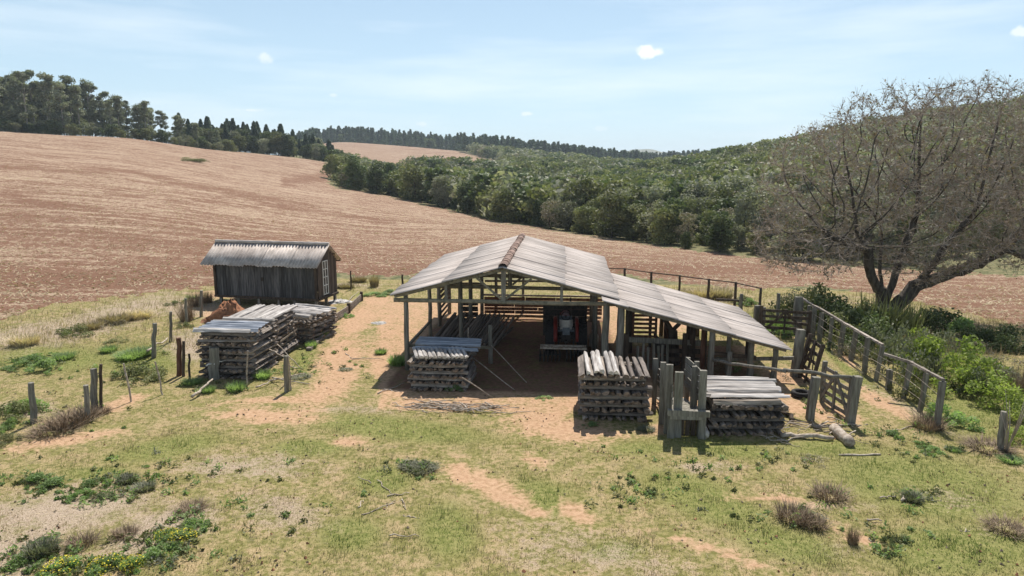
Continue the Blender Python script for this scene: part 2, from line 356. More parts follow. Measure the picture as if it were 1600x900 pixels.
def zones(x, y, z):
    px, py = topix(x, y, z); w1 = wob(x, y, .8, 1); w2 = wob(x, y, 2.1, 2)
    jx = px + 9 * w1; jy = py + 3.0 * w2
    near = y < np.interp(800 + 1083 * x / np.maximum(y, 1), [-600, -100, 0, 130, 290, 400, 512, 530], [215, 224, 227, 237, 262, 292, 303, 330])
    field = (poly_in(jx, jy, FIELD) & near & (y > 25)).astype(float)
    field = np.maximum(field, (poly_in(jx, jy, FARF) & (y > 380) & (y < 790)).astype(float))
    s = np.zeros_like(px); yard = (y < 46) & (y > 4)
    def S(*a): np.maximum(s, ell(px, py, *a), out=s)
    S(775, 765, 80, 24, 24); S(835, 800, 30, 14, 20); S(720, 738, 34, 22, 30); S(400, 657, 60, 6, 3); S(90, 690, 125, 11, -9); S(190, 630, 50, 12, -20); S(440, 625, 110, 8, -3)
    S(560, 500, 62, 26, -35); S(530, 560, 62, 40, -40); S(590, 470, 36, 14, 0); S(600, 560, 40, 40, -40); S(870, 668, 105, 28, 8); S(420, 650, 120, 14, 2); S(520, 600, 80, 30, -40); S(900, 800, 46, 20, 30); S(925, 672, 90, 10, 10)
    S(850, 650, 60, 20); S(835, 720, 28, 11, 20); S(1030, 670, 36, 9); S(1270, 640, 95, 22, 12); S(1180, 620, 110, 30, 0); S(1380, 630, 70, 14, 25); S(380, 460, 90, 10); S(360, 490, 60, 16)
    S(1120, 862, 150, 9, 19); S(545, 690, 45, 10)
    S(1320, 560, 30, 8, 40); S(1230, 590, 60, 20); S(1050, 500, 60, 30); S(500, 480, 28, 14, -20); S(1210, 780, 110, 8, 5); S(1340, 840, 60, 10, 20)
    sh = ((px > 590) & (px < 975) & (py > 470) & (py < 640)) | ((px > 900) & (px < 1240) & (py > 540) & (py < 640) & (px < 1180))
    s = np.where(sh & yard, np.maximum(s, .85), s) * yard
    g = np.zeros_like(px)
    def G(*a): np.maximum(g, ell(px, py, *a), out=g)
    G(1450, 760, 190, 60, 10); G(1500, 860, 170, 50, 0); G(1290, 700, 90, 16, 0); G(1130, 700, 110, 18, 8); G(1000, 700, 60, 12, 0); G(620, 670, 170, 22, 6); G(600, 750, 56, 26); G(480, 700, 70, 16)
    G(260, 700, 110, 20, -10); G(150, 740, 70, 12); G(80, 560, 110, 26); G(220, 560, 90, 30); G(545, 835, 60, 32); G(700, 830, 60, 50, 30); G(1100, 780, 130, 40, 20); G(960, 860, 60, 20)
    G(1230, 850, 110, 30, 15); G(1330, 580, 90, 10, 42); G(580, 462, 34, 8); G(1290, 620, 40, 16); G(1500, 610, 110, 80, 30); G(1200, 500, 50, 20); G(860, 780, 80, 30, 20); G(480, 560, 26, 26)
    g = g * yard * (1 - .4 * (s > .5))
    d = np.zeros_like(px)
    def D(*a): np.maximum(d, ell(px, py, *a), out=d)
    D(90, 800, 190, 46, -8); D(250, 830, 130, 40, -20); D(0, 860, 150, 50); D(440, 800, 100, 40, 10); D(400, 730, 130, 30); D(160, 500, 170, 26, -16); D(60, 520, 120, 22, -10); D(40, 640, 60, 18); D(300, 480, 70, 22)
    D(560, 440, 70, 14); D(960, 870, 230, 50, 18); D(850, 870, 80, 36); D(1290, 790, 110, 16, 5); D(1560, 825, 70, 14); D(1100, 460, 140, 14, 8); D(1280, 470, 110, 16); D(1470, 500, 150, 24, 8); D(1420, 640, 110, 12, 28)
    D(1100, 730, 70, 14); D(1480, 780, 90, 20, 10); D(1330, 860, 60, 12); D(300, 540, 50, 30); D(560, 640, 120, 8)
    d = d * yard * np.where(px > 340, .72, 1.0) * np.where((py > 740) & (px > 800), .8, 1.0)
    ff = ((~(field > 0)) & (y > 48)).astype(float)
    c = np.zeros_like(px)               # worn contour banks in the ploughed field, redder earth
    for (x0, y0, x1, y1, hw) in ((-200, 258, 200, 268, 4), (200, 268, 420, 312, 5), (420, 312, 620, 350, 5), (160, 300, 520, 330, 3), (440, 285, 515, 275, 8), (0, 440, 300, 432, 16), (540, 425, 1100, 425, 7), (300, 425, 520, 405, 8), (940, 415, 1260, 425, 6), (0, 305, 160, 330, 5)):
        m = (px >= min(x0, x1)) & (px < max(x0, x1)); yy = y0 + (y1 - y0) * (px - x0) / (x1 - x0)
        c = np.maximum(c, m * np.clip(1.3 - np.abs(py + 4 * w1 - yy) / hw, 0, 1))
    return field, s, g, d, ff, c * (field > 0)
def shed_shade(x, y):  # mask for the dirt floor and the roofs' shade painted into the ground
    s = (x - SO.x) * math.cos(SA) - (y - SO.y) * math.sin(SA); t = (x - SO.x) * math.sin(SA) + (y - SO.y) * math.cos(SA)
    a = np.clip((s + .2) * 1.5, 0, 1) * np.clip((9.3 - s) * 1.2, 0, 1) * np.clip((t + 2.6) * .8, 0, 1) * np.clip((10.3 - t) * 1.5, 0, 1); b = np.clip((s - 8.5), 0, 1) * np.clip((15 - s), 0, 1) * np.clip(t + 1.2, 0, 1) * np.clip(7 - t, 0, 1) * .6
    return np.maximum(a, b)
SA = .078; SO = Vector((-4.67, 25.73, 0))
nr, nc = 620, 560
ry = np.exp(np.linspace(math.log(33), math.log(4700), nr)) - 30
tx = np.linspace(-1, 1, nc); tx = np.sign(tx) * (np.abs(tx) ** 1.05) * 1.15
YY, TT = np.meshgrid(ry, tx, indexing='ij'); XX = TT * (YY + 30) * (1 - .42 * np.exp(-np.maximum(YY, 0) / 40) * 0)
ZZ = gz(XX, YY)
fi, so, gr, dr, ff, rd = zones(XX.ravel(), YY.ravel(), ZZ.ravel())
furrow = .05 * (rng.random(XX.size) - .5) * fi * np.clip(YY.ravel() / 60, 0, 1) * (YY.ravel() < 140)
V = np.stack([XX.ravel(), YY.ravel(), ZZ.ravel() + furrow - .10 * ff * 0], -1)
idx = np.arange(nr * nc).reshape(nr, nc)
Fq = np.stack([idx[:-1, :-1], idx[:-1, 1:], idx[1:, 1:], idx[1:, :-1]], -1).reshape(-1, 4)
def groundmat():
    m, t = newmat('farm_ground'); n = N(t); pos = n.n('ShaderNodeNewGeometry').outputs['Position']
    flat = n.mapping(pos, (1, 1, .2))
    n05 = n.noise(flat, .35, 5, .6); n2 = n.noise(flat, 1.6, 6, .62); n8 = n.noise(flat, 7, 6, .65); n30 = n.noise(flat, 28, 4, .6)
    blades = n.noise(n.mapping(pos, (1, .45, 1), (0, 0, .4)), 42, 3, .7)
    def zone(name, k=.9, lo=.35, hi=.65, nn=n2):
        nn = n.math('ADD', n.math('MULTIPLY', n2, .5), n.math('MULTIPLY', n8, .5)) if nn is n2 else nn
        v = n.attr(name).outputs['Fac']; q = n.math('MULTIPLY_ADD', n.math('SUBTRACT', nn, .5), k * 1.6); t.links.new(v, t.nodes[-1].inputs[2]); return n.rng(q, lo, hi)
    # worn pasture: olive, straw and some earth mottled together
    olive = n.mix(n.rng(n8, .35, .65), (.145, .138, .042), (.27, .235, .095))
    tan = n.mix(n.rng(n30, .3, .7), (.29, .205, .10), (.43, .33, .19))
    col = n.mix(n.rng(n.math('ADD', n.math('MULTIPLY', n2, .55), n.math('MULTIPLY', n8, .45)), .44, .61), olive, tan)
    lush = n.mix(n.rng(n8, .35, .65), (.118, .142, .034), (.225, .225, .072))
    nm3 = n.noise(flat, 3.1, 8, .75); col = n.mix(n.rng(nm3, .52, .66, 0, .55), col, (.155, .13, .075))
    lush = n.mix(n.rng(blades, .5, .75, 0, .55), lush, (.33, .31, .13))
    col = n.mix(n.math('MULTIPLY', zone('z_green', 1.5, .25, .85), .8), col, lush)
    dry = n.mix(n.rng(n30, .3, .7), (.25, .185, .13), (.48, .385, .285))
    dry = n.mix(n.rng(n8, .55, .75, 0, .7), dry, (.20, .14, .10))
    col = n.mix(zone('z_dry', 1.8, .3, 1.05), col, dry)
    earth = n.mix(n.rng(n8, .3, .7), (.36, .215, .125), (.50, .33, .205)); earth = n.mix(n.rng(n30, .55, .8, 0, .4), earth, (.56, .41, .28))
    shade_dirt = n.mix(n.rng(n8, .3, .7), (.13, .07, .045), (.24, .13, .085)); earth = n.mix(n.rng(n.attr('z_shade').outputs['Fac'], .3, .7), earth, shade_dirt)  # dark dirt floor, with the shade under the roofs put into its colour
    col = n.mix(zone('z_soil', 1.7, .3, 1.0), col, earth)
    # ploughed field: red earth under pale maize straw
    st1 = n.noise(n.mapping(pos, (1, 1.25, 1), (0, 0, .25)), 3.4, 5, .9); st2 = n.noise(n.mapping(pos, (.09, .75, 1), (0, 0, -.12)), 1.3, 5, .6)
    st3 = n.noise(n.mapping(pos, (.03, .20, 1), (0, 0, .1)), .8, 4, .6)
    red = n.attr('z_red').outputs['Fac']
    mask = n.math('ADD', n.math('MULTIPLY', st1, 1.15), n.math('ADD', n.math('MULTIPLY', st2, .26), n.math('MULTIPLY', st3, .22)))
    mask = n.math('SUBTRACT', mask, n.math('MULTIPLY', red, .10))
    sy = n.n('ShaderNodeSeparateXYZ'); n.l(pos, sy.inputs[0]); nearf = n.rng(sy.outputs['Y'], 110, 45); mask = n.math('SUBTRACT', mask, n.math('MULTIPLY', nearf, .075))
    sp_ = n.noise(n.mapping(pos, (1, .9, .5), (0, 0, .5)), 1.15, 2, .7); mask = n.math('ADD', mask, n.math('MULTIPLY', n.math('SUBTRACT', sp_, .5), .34))
    ln_ = n.noise(n.mapping(pos, (.018, .75, .3), (0, 0, -.10)), 1.0, 4, .65); mask = n.math('ADD', mask, n.math('MULTIPLY', n.math('SUBTRACT', ln_, .5), .44))
    rede = n.mix(n.rng(n30, .3, .7), (.13, .068, .042), (.25, .14, .09))
    strw = n.mix(n.rng(n30, .3, .7), (.31, .22, .15), (.51, .39, .275))
    fcol = n.mix(n.rng(mask, .79, .86), rede, strw)
    col = n.mix(zone('z_field', .5, .4, .6), col, fcol)
    floor = n.mix(n.rng(n2, .4, .6), (.09, .10, .045), (.22, .19, .10))
    col = n.mix(zone('z_wood', .4), col, floor)
    h = n.math('ADD', n.math('MULTIPLY', n8, .6), n.math('MULTIPLY', n30, .4))
    h = n.math('ADD', h, n.math('MULTIPLY', n.math('MULTIPLY', st1, 2.2), n.attr('z_field').outputs['Fac']))
    n.out(n.bsdf(col, .95, normal=n.bump(h, .7, .05), spec=.08)); return m
gm = np_mesh('ground', V, Fq, [groundmat()], smooth=True)
for nm, arr in (('z_field', fi), ('z_soil', so), ('z_green', gr), ('z_dry', dr), ('z_wood', ff), ('z_red', rd), ('z_shade', shed_shade(XX.ravel(), YY.ravel()))):
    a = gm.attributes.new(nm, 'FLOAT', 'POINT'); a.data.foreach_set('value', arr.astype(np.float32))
tag(link('ground', gm), kind='structure')

# far blue ridges, well beyond the valley
def ridge(name, d0, prof, thick):
    xs = []; vs = []; k = 0
    for (px, py) in prof: xs.append(px)
    P = np.linspace(prof[0][0], prof[-1][0], 160); H = np.interp(P, xs, [p[1] for p in prof]); H = _blur(H[None], 9, 1)[0]
    rows = []
    for j, (dd, fz) in enumerate(((-thick, 0), (-thick * .5, .62), (0, 1), (thick * .6, .8), (thick * 1.3, 0))):
        y = d0 + dd; z = np.array([zrow(d0, h) for h in H])
        rows.append(np.stack([(P - 800) / F * .98 * y, np.full_like(P, y), (-5 + (z + 5) * fz) + 3 * wob(P * .3, P * 0 + j * 3, .4, 4) * (fz > 0)], -1))
    V = np.concatenate(rows); I = np.arange(len(V)).reshape(5, 160)
    return tag(link(name, np_mesh(name, V, np.stack([I[:-1, :-1], I[:-1, 1:], I[1:, 1:], I[1:, :-1]], -1).reshape(-1, 4), [M['leaf_mid']], smooth=True)), kind='structure')
ridge('hills', 2900, [(930, 252), (965, 240), (985, 234), (1010, 232), (1035, 237), (1070, 243), (1110, 247), (1160, 250), (1220, 252)], 500)

# ------------------------------------------------------------------ open shed
def corrugated(mb, O, D, T, length, width, rows, sheet_w, amp=.024, pitch=.177, zj=.012, tint=.22, step=.0443, lap=.14):
    """sheets on a slope: O top corner, D unit down the slope, T unit along the ridge"""
    O, D, T = Vector(O), Vector(D).normalized(), Vector(T).normalized(); Nn = D.cross(T).normalized()
    if Nn.z < 0: Nn = -Nn
    ns = max(1, round(width / sheet_w)); sw = width / ns; rl = length / rows
    for r in range(rows):
        for k in range(ns):
            a0 = k * sw - .04; a1 = (k + 1) * sw + .04; m = int((a1 - a0) / step) + 1
            off = .010 * (k % 2) + .016 * (rows - 1 - r) + random.uniform(0, zj); sk = random.uniform(-.012, .012); ds = random.uniform(-.05, .05)
            d0 = r * rl + (0 if r == 0 else ds * .5); d1 = (r + 1) * rl + lap * (r < rows - 1) + ds
            vs = []; fs = []; tt = random.uniform(-tint, tint)
            for i in range(m + 1):
                w = a0 + (a1 - a0) * i / m; h = amp * math.sin(2 * math.pi * w / pitch)
                for (dd, hh) in ((d0, .0), ((d0 + d1) / 2, -.006), (d1, 0)):
                    vs.append(O + T * (w + sk * (dd - d0)) + D * dd + Nn * (h + off + hh))
                if i:
                    b = 3 * i
                    for j in (0, 1): fs.append((b - 3 + j, b - 2 + j, b + 1 + j, b + j))
            mb.add(vs, fs, tt)
def thick(o, t=.012, off=-1):
    s = o.modifiers.new('thickness', 'SOLIDIFY'); s.thickness = t; s.offset = off; return o
SA = .078; SO = Vector((-4.67, 25.73, 0))
def shl(s, t, z=0): return Vector((SO.x + s * math.cos(SA) + t * math.sin(SA), SO.y - s * math.sin(SA) + t * math.cos(SA), z))
def shinv(p): q = Vector(p) - SO; return (q.x * math.cos(SA) - q.y * math.sin(SA), q.x * math.sin(SA) + q.y * math.cos(SA))
shed = empty('open_shed', SO, -SA, 'open pole shed with a pale gabled roof and a lower sloping side roof', 'shed')
WH, HE, HR, LL = 4.33, 3.10, 4.22, 11.9
def roofz(s): return HE + (HR - HE) * (1 - abs(s - WH) / WH)
LF, LB, W2, A0, A1 = -.42, 7.14, 6.33, 2.97, 1.36
def leanz(s): return A0 + (A1 - A0) * (s - 2 * WH) / W2
sl = math.hypot(WH, HR - HE)
m = MB(); corrugated(m, (WH, 0, HR), (-WH, 0, HE - HR), (0, 1, 0), sl, LL, 2, 1.05)
thick(m.build('roof_slope', M['roofing'], shed, True))
m = MB(); corrugated(m, (WH, 0, HR), (WH, 0, HE - HR), (0, 1, 0), sl + .12, LL, 2, 1.05)
thick(m.build('roof_slope', M['roofing'], shed, True))
sl2 = math.hypot(W2, A0 - A1)
m = MB(); corrugated(m, (2 * WH - .05, LF, A0), (W2, 0, A1 - A0), (0, 1, 0), sl2, LB - LF, 3, 1.08)
corrugated(m, (2 * WH - .62, LF - .28, A0 + .19), (W2, 0, A1 - A0), (0, 1, 0), 1.0, .9, 1, .9)
so_ = thick(m.build('side_roof', M['roofing'], shed, True)); so_['label'] = 'low side roof of three rows of corrugated sheets'
m = MB()
for i in range(26):
    t0 = .0 + i * LL / 26; c = (WH + random.uniform(-.02, .02), t0 + LL / 52, HR + .05 + random.uniform(-.01, .015))
    vs = []; fs = []
    for j in range(7):
        a = math.pi * j / 6; vs += [(c[0] - .16 * math.cos(a), t0, c[2] + .11 * math.sin(a) - .03), (c[0] - .15 * math.cos(a), t0 + LL / 26 + .06, c[2] + .095 * math.sin(a) - .03)]
        if j: fs.append((2 * j - 2, 2 * j - 1, 2 * j + 1, 2 * j))
    m.add(vs, fs, random.uniform(-.5, .4))
thick(m.build('ridge_cap', M['ridge'], shed), .015)
def spost(s, t, r, zt=None, mat='post', z0=-.1, lean=0.0, name='post'):
    p = shl(s, t); mb = MB(); g = gzf(p.x, p.y)
    gnarly(mb, (s, t, g + z0), (s + lean, t, zt if zt is not None else roofz(s) - .16), r, wobble=.02)
    mb.build(name, M[mat], shed, True)
for (s, t, r) in ((.5, .42, .12), (.45, 5.3, .11), (.4, 7.9, .11), (.4, 10.9, .11), (2.2, 3.4, .10), (2.15, 6.7, .10), (2.3, 10.0, .10), (1.3, 8.7, .08), (8.25, .40, .15), (8.0, 3.6, .12), (8.1, 6.6, .12), (8.1, 9.6, .12), (8.2, 11.4, .11), (4.4, 11.45, .09), (2.9, 11.4, .09)):
    spost(s, t, r)
spost(8.78, -.05, .15, A0 - .1)
for (s, t, r, k) in ((12.2, .0, .13, 'post'), (12.0, .65, .10, 'red'), (13.05, 1.0, .11, 'post'), (13.7, .2, .12, 'post'), (14.0, 1.2, .08, 'dark'), (14.55, .05, .12, 'post'),
                     (9.5, 3.6, .11, 'dark'), (11.0, 3.5, .12, 'red'), (12.6, 3.6, .10, 'red'), (14.5, 3.6, .11, 'dark'), (9.3, 6.9, .10, 'dark'), (11.3, 6.9, .11, 'dark'), (13.0, 6.9, .10, 'dark'), (14.5, 6.9, .10, 'dark')):
    spost(s, t, r, leanz(s) - .1, k)
# trusses: tie beam, rafters, king post, struts
for k, t in enumerate((.35, 3.5, 6.6, 9.6, 11.5)):
    m = MB(); gnarly(m, (.05, t, HE - .26), (8.75, t, HE - .30), .085, segs=8, wobble=.015, taper=1.0); m.build('tie_beam', M['beam'], shed, True)
    for sgn in (-1, 1):
        m = MB(); m.beam((WH, t, HR - .14), (WH + sgn * (WH - .08), t, HE - .12), .08, .12, segs=4, jit=.006, bow=.02); m.build('rafter', M['beam'], shed)
    m = MB(); m.beam((WH, t + .02, HE - .28), (WH, t + .02, HR - .2), .17, .17, jit=.008); m.build('king_post', M['post'], shed)
    for (sa, sb) in ((WH - .1, 3.3), (WH + .1, 5.4)):
        m = MB(); m.beam((sa, t, HE - .15), (sb, t, roofz(sb) - .2), .08, .08, jit=.005); m.build('strut', M['beam'], shed)
    for s in (2.1, 6.55):
        m = MB(); m.beam((s, t + .01, HE - .28), (s, t + .01, roofz(s) - .18), .11, .11, jit=.005); m.build('strut', M['post'], shed)
for s in (.15, 1.2, 2.3, 3.3, 4.12, 4.54, 5.4, 6.4, 7.45, 8.5):
    m = MB(); m.beam((s, .05, roofz(s) - .065), (s, LL - .1, roofz(s) - .065), .06, .07, segs=5, jit=.006, bow=.02); m.build('purlin', M['beam'], shed)
for t in (-.15, 3.5, 6.9):
    m = MB(); m.beam((8.6, t, leanz(8.6) - .13), (14.85, t, leanz(14.85) - .13), .09, .13, segs=6, jit=.008, bow=.02); m.build('rafter', M['beam'], shed)
for s in (9.0, 10.3, 11.6, 12.9, 14.2, 14.8):
    m = MB(); m.beam((s, LF + .05, leanz(s) - .045), (s, LB - .1, leanz(s) - .045), .06, .05, jit=.005); m.build('purlin', M['beam'], shed)
# low boarded wall across the back, side boards on the left, inner rails
m = MB()
for k in range(5):
    s = 2.3
    while s < 8.6:
        w = random.uniform(1.6, 3.2); e = min(8.7, s + w)
        m.box(((s + e) / 2, 11.0 + random.uniform(-.015, .015), .12 + k * .185), (e - s - .02, .035, .165), tint=random.uniform(-.3, .35), jit=.006); s = e
w_ = m.build('back_wall', M['red'], shed); w_['label'] = 'low wall of reddish brown horizontal boards'
m = MB(); m.beam((2.2, 11.0, 1.06), (8.8, 11.02, 1.04), .12, .09, jit=.01, segs=5, bow=.02); m.build('wall_rail', M['stick'], shed)
for (z, s0, s1, t) in ((.95, .45, 3.8, .62), (.5, .45, 2.3, .8), (1.7, .4, 2.3, 10.7), (2.1, .4, 2.3, 10.7), (2.45, 2.2, 4.4, 11.3), (2.1, 2.2, 4.4, 11.3), (1.75, 2.3, 8.2, 11.4), (2.6, 4.4, 8.2, 11.4)):
    m = MB(); m.beam((s0, t, z), (s1, t, z + random.uniform(-.03, .03)), .07, .12, segs=4, jit=.01, bow=.02); m.build('rail', M['beam'], shed)
for k in range(9):   # slatted feed bay in the left rear
    m = MB(); z = .35 + k * .27; m.beam((.42, 7.9, z), (.42, 10.9, z), .03, .14, jit=.01, tint=random.uniform(-.3, .3)); m.build('side_board', M['dark'], shed)
for k in range(4):
    m = MB(); z = .2 + k * .3; m.beam((1.3, 8.4, z), (2.3, 8.4, z + .02), .03, .26, jit=.01); m.build('side_board', M['dark'], shed)
m = MB(); m.beam((.5, .8, .95), (.5, 5.2, .9), .09, .09, segs=4, jit=.01); m.build('rail', M['beam'], shed)
pp = shinv(gp(767, 568)); spost(pp[0], pp[1], .10, 1.62)
pp = shinv(gp(733, 556)); spost(pp[0], pp[1], .03, 1.25, 'stick', lean=-.02)
for (a, b) in (((768, 540, .9), (823, 598, 0)), ((740, 560, .8), (805, 610, 0)), ((722, 590, .7), (772, 622, 0))):
    A = gp(*a); B = gp(*b); mb = MB(); gnarly(mb, A, B, .022, taper=.7, wobble=.015)
    o = mb.build('leaning_pole', M['stick'], None, True); tag(o, 'thin bare pole leaning on the pen rail beside the front left log stack', 'pole', 'poles leaning inside the shed front')

# ------------------------------------------------------------------ small raised barn
b0 = gp(338, 461, .55); b1 = gp(497, 468, .55); BD = 2.35
ang = math.atan2(b1.y - b0.y, b1.x - b0.x); BL = (b1 - b0).length
barn = empty('raised_barn', (b0.x, b0.y, 0), ang, 'small blackened plank barn on short stilts with a corrugated gable roof', 'barn')
def barnwall(name, a, b, z0, ztop, mat, bw=.2, skip=None, out=0):
    a, b = Vector(a), Vector(b); d = (b - a); L = d.length; d.normalize(); nrm = Vector((d.y, -d.x, 0)); m = MB(); s = 0
    rot = math.atan2(d.y, d.x)
    while s < L - .01:
        w = min(random.uniform(.14, .24), L - s); c = a + d * (s + w / 2) + nrm * random.uniform(0, .014)
        zt = ztop((s + w / 2) / L) if callable(ztop) else ztop; zb = z0 - random.uniform(0, .05)
        m.box((c.x, c.y, (zb + zt) / 2), (w - .012, .028, zt - zb), rot, tint=random.uniform(-.45, .5)); s += w
    return m.build(name, M[mat], barn)
ZB, ZE, ZR = .55, 2.62, 3.45
barnwall('front_wall', (0, 0, 0), (BL, 0, 0), ZB, ZE, 'barn')
barnwall('side_wall', (BL + .015, 0.02, 0), (BL + .015, BD, 0), ZB + .05, lambda t: ZE + (ZR - ZE) * (1 - abs(t - .5) * 2) - .06, 'barnend')
barnwall('side_wall', (-.015, BD, 0), (-.015, 0.02, 0), ZB, lambda t: ZE + (ZR - ZE) * (1 - abs(t - .5) * 2) - .06, 'barnend')
barnwall('rear_wall', (BL, BD, 0), (0, BD, 0), ZB, ZE, 'barn')
m = MB(); m.box((BL / 2, -.05, ZE - .12), (BL + .1, .07, .2), jit=.005); m.build('top_beam', M['dark'], barn)
m = MB(); m.box((BL / 2, -.06, ZB - .02), (BL + .12, .1, .12), jit=.006); m.box((BL + .07, BD / 2, ZB - .02), (.09, BD, .12)); m.box((BL / 2, BD / 2, ZB - .09), (BL, BD, .05)); m.build('floor_frame', M['dark'], barn)
for x in (.05, BL - .06):
    m = MB(); m.box((x, -.07, (ZB + ZE) / 2), (.14, .06, ZE - ZB), jit=.006); m.build('corner_board', M['dark'], barn)
m = MB()
for k in range(2): m.box((BL * .475 + k * .02, -.045, 1.6 + k * .02), (.10, .03, .22 - k * .06))
m.build('door_latch', M['dark'], barn)
for x in (.3, 1.45, 2.75, 4.0, 5.0, BL - .1):
    if x > BL: continue
    for y in (.02, BD - .1):
        m = MB(); g = gzf(*(Matrix.Rotation(ang, 2) @ Vector((x, y)) + Vector((b0.x, b0.y)))); m.box((x, y, (ZB - .1 + g - .15) / 2), (.14, .14, ZB - .1 - (g - .15)), jit=.01); m.build('stilt', M['post'], barn)
m = MB(); m.box((BL - .05, BD * .45, (ZB - .1) / 2 - .05), (.14, .14, ZB), jit=.01); m.build('stilt', M['post'], barn)
# white barred door in the gable end
dr_ = MB(); y0, y1, z0, z1 = .62, 1.18, .72, 2.62
for y in (y0, (y0 + y1) / 2, y1): dr_.box((BL + .055, y, (z0 + z1) / 2), (.04, .045, z1 - z0))
for z in (z0, z0 + (z1 - z0) * .27, z0 + (z1 - z0) * .52, z0 + (z1 - z0) * .76, z1): dr_.box((BL + .058, (y0 + y1) / 2, z), (.036, y1 - y0 + .045, .045))
d_ = dr_.build('barred_door', M['white'], barn); d_['label'] = 'narrow white barred door in the gable end'
for (yy, sg) in ((0, -1), (BD, 1)):
    m = MB(); half = BD / 2; run = half + .42; drop = (ZR - ZE) / half
    corrugated(m, (-.62, BD / 2, ZR + .08), (0, sg * run, -drop * run), (1, 0, 0), math.hypot(run, drop * run), BL + .62 + .22, 1, .95, amp=.036, pitch=.20, step=.033)
    thick(m.build('roof_slope', M['barnroof'], barn, True))
m = MB(); m.tube([(-.62 + i * (BL + .84) / 30, BD / 2, ZR + .13) for i in range(31)], [.085 + .012 * (i % 2) for i in range(31)], 10, jit=.02)
m.build('ridge_cap', M['barnroof'], barn, True)
for y in (-.3, .4, BD / 2, BD - .4, BD + .3):
    z = ZR - abs(y - BD / 2) * (ZR - ZE) / (BD / 2) + .0; m = MB(); m.beam((-.5, y, z), (BL + .16, y, z), .05, .06); m.build('purlin', M['dark'], barn)

# ------------------------------------------------------------------ split logs and their stacks
def logmesh(i, L=2.2, mats=('log', 'logend'), w=None):
    r = random.Random(100 + i + int(L * 10)); kind = i % 4; R0 = w or r.uniform(.062, .085)
    if kind == 0: sec = [(-1.1, -.55), (1.1, -.6), (.75, .2), (.1, .85), (-.5, .5)]
    elif kind == 1: sec = [(-1, -.5), (1, -.5), (.9, .25), (.5, .7), (-.2, .85), (-.8, .4)]
    elif kind == 2: sec = [(-.9, -.6), (.3, -.8), (1.05, -.1), (.6, .7), (-.4, .75), (-1, .2)]
    else: sec = [(-1.2, -.4), (0, -.65), (1.2, -.35), (.6, .45), (-.5, .5)]
    n = len(sec); segs = 7; vs = []; fs = []; mi = []; bw = r.uniform(-.03, .03); bz = r.uniform(-.015, .015); tw = r.uniform(-.3, .3); tp = r.uniform(.8, 1)
    for k in range(segs + 1):
        t = k / segs; ca, sa = math.cos(tw * t), math.sin(tw * t); sc = R0 * (1 + (tp - 1) * t)
        for (y, z) in sec:
            q = sc * (1 + r.uniform(-.13, .13)); vs.append(((t - .5) * L + (r.uniform(-.03, .03) if k in (0, segs) else 0), (y * ca - z * sa) * q + bw * math.sin(t * 3.14), (y * sa + z * ca) * q + bz * math.sin(t * 3.14)))
        if k:
            for j in range(n): fs.append([n * (k - 1) + j, n * (k - 1) + (j + 1) % n, n * k + (j + 1) % n, n * k + j]); mi.append(0)
    fs.append(list(range(n - 1, -1, -1))); mi.append(1); fs.append(list(range(n * segs, n * segs + n))); mi.append(1)
    me = bpy.data.meshes.new('split_log'); me.from_pydata(vs, [], fs); [me.materials.append(M[q]) for q in mats]
    me.polygons.foreach_set('material_index', mi); me.update(); return me
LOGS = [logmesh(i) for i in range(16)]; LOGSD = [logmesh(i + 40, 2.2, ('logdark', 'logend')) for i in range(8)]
LOGSP = [logmesh(i + 120, 2.25, ('logpale', 'endpale')) for i in range(8)]
LOGSB = [logmesh(i + 80, 2.25, ('bluegrey', 'logend')) for i in range(4)]
ORD = 'first second third fourth fifth sixth seventh eighth ninth tenth eleventh twelfth thirteenth fourteenth'.split(); FB = ('front', 'rear')
rest = []                               # (matrix, mesh) of logs joined into one stack mass
def place_log(me, c, d, roll, label, group, joined=False, scale=1.0):
    d = Vector(d).normalized(); q = d.to_track_quat('X', 'Z').to_matrix() @ Matrix.Rotation(roll, 3, 'X')
    Mx = Matrix.Translation(c) @ q.to_4x4() @ (Matrix.Scale(scale, 4) if not isinstance(scale, tuple) else Matrix.Diagonal((*scale, 1)))
    if joined: rest.append((Mx, me)); return
    o = bpy.data.objects.new('split_log', me); COL.objects.link(o); o.matrix_world = Mx
    return tag(o, label, 'log', group)
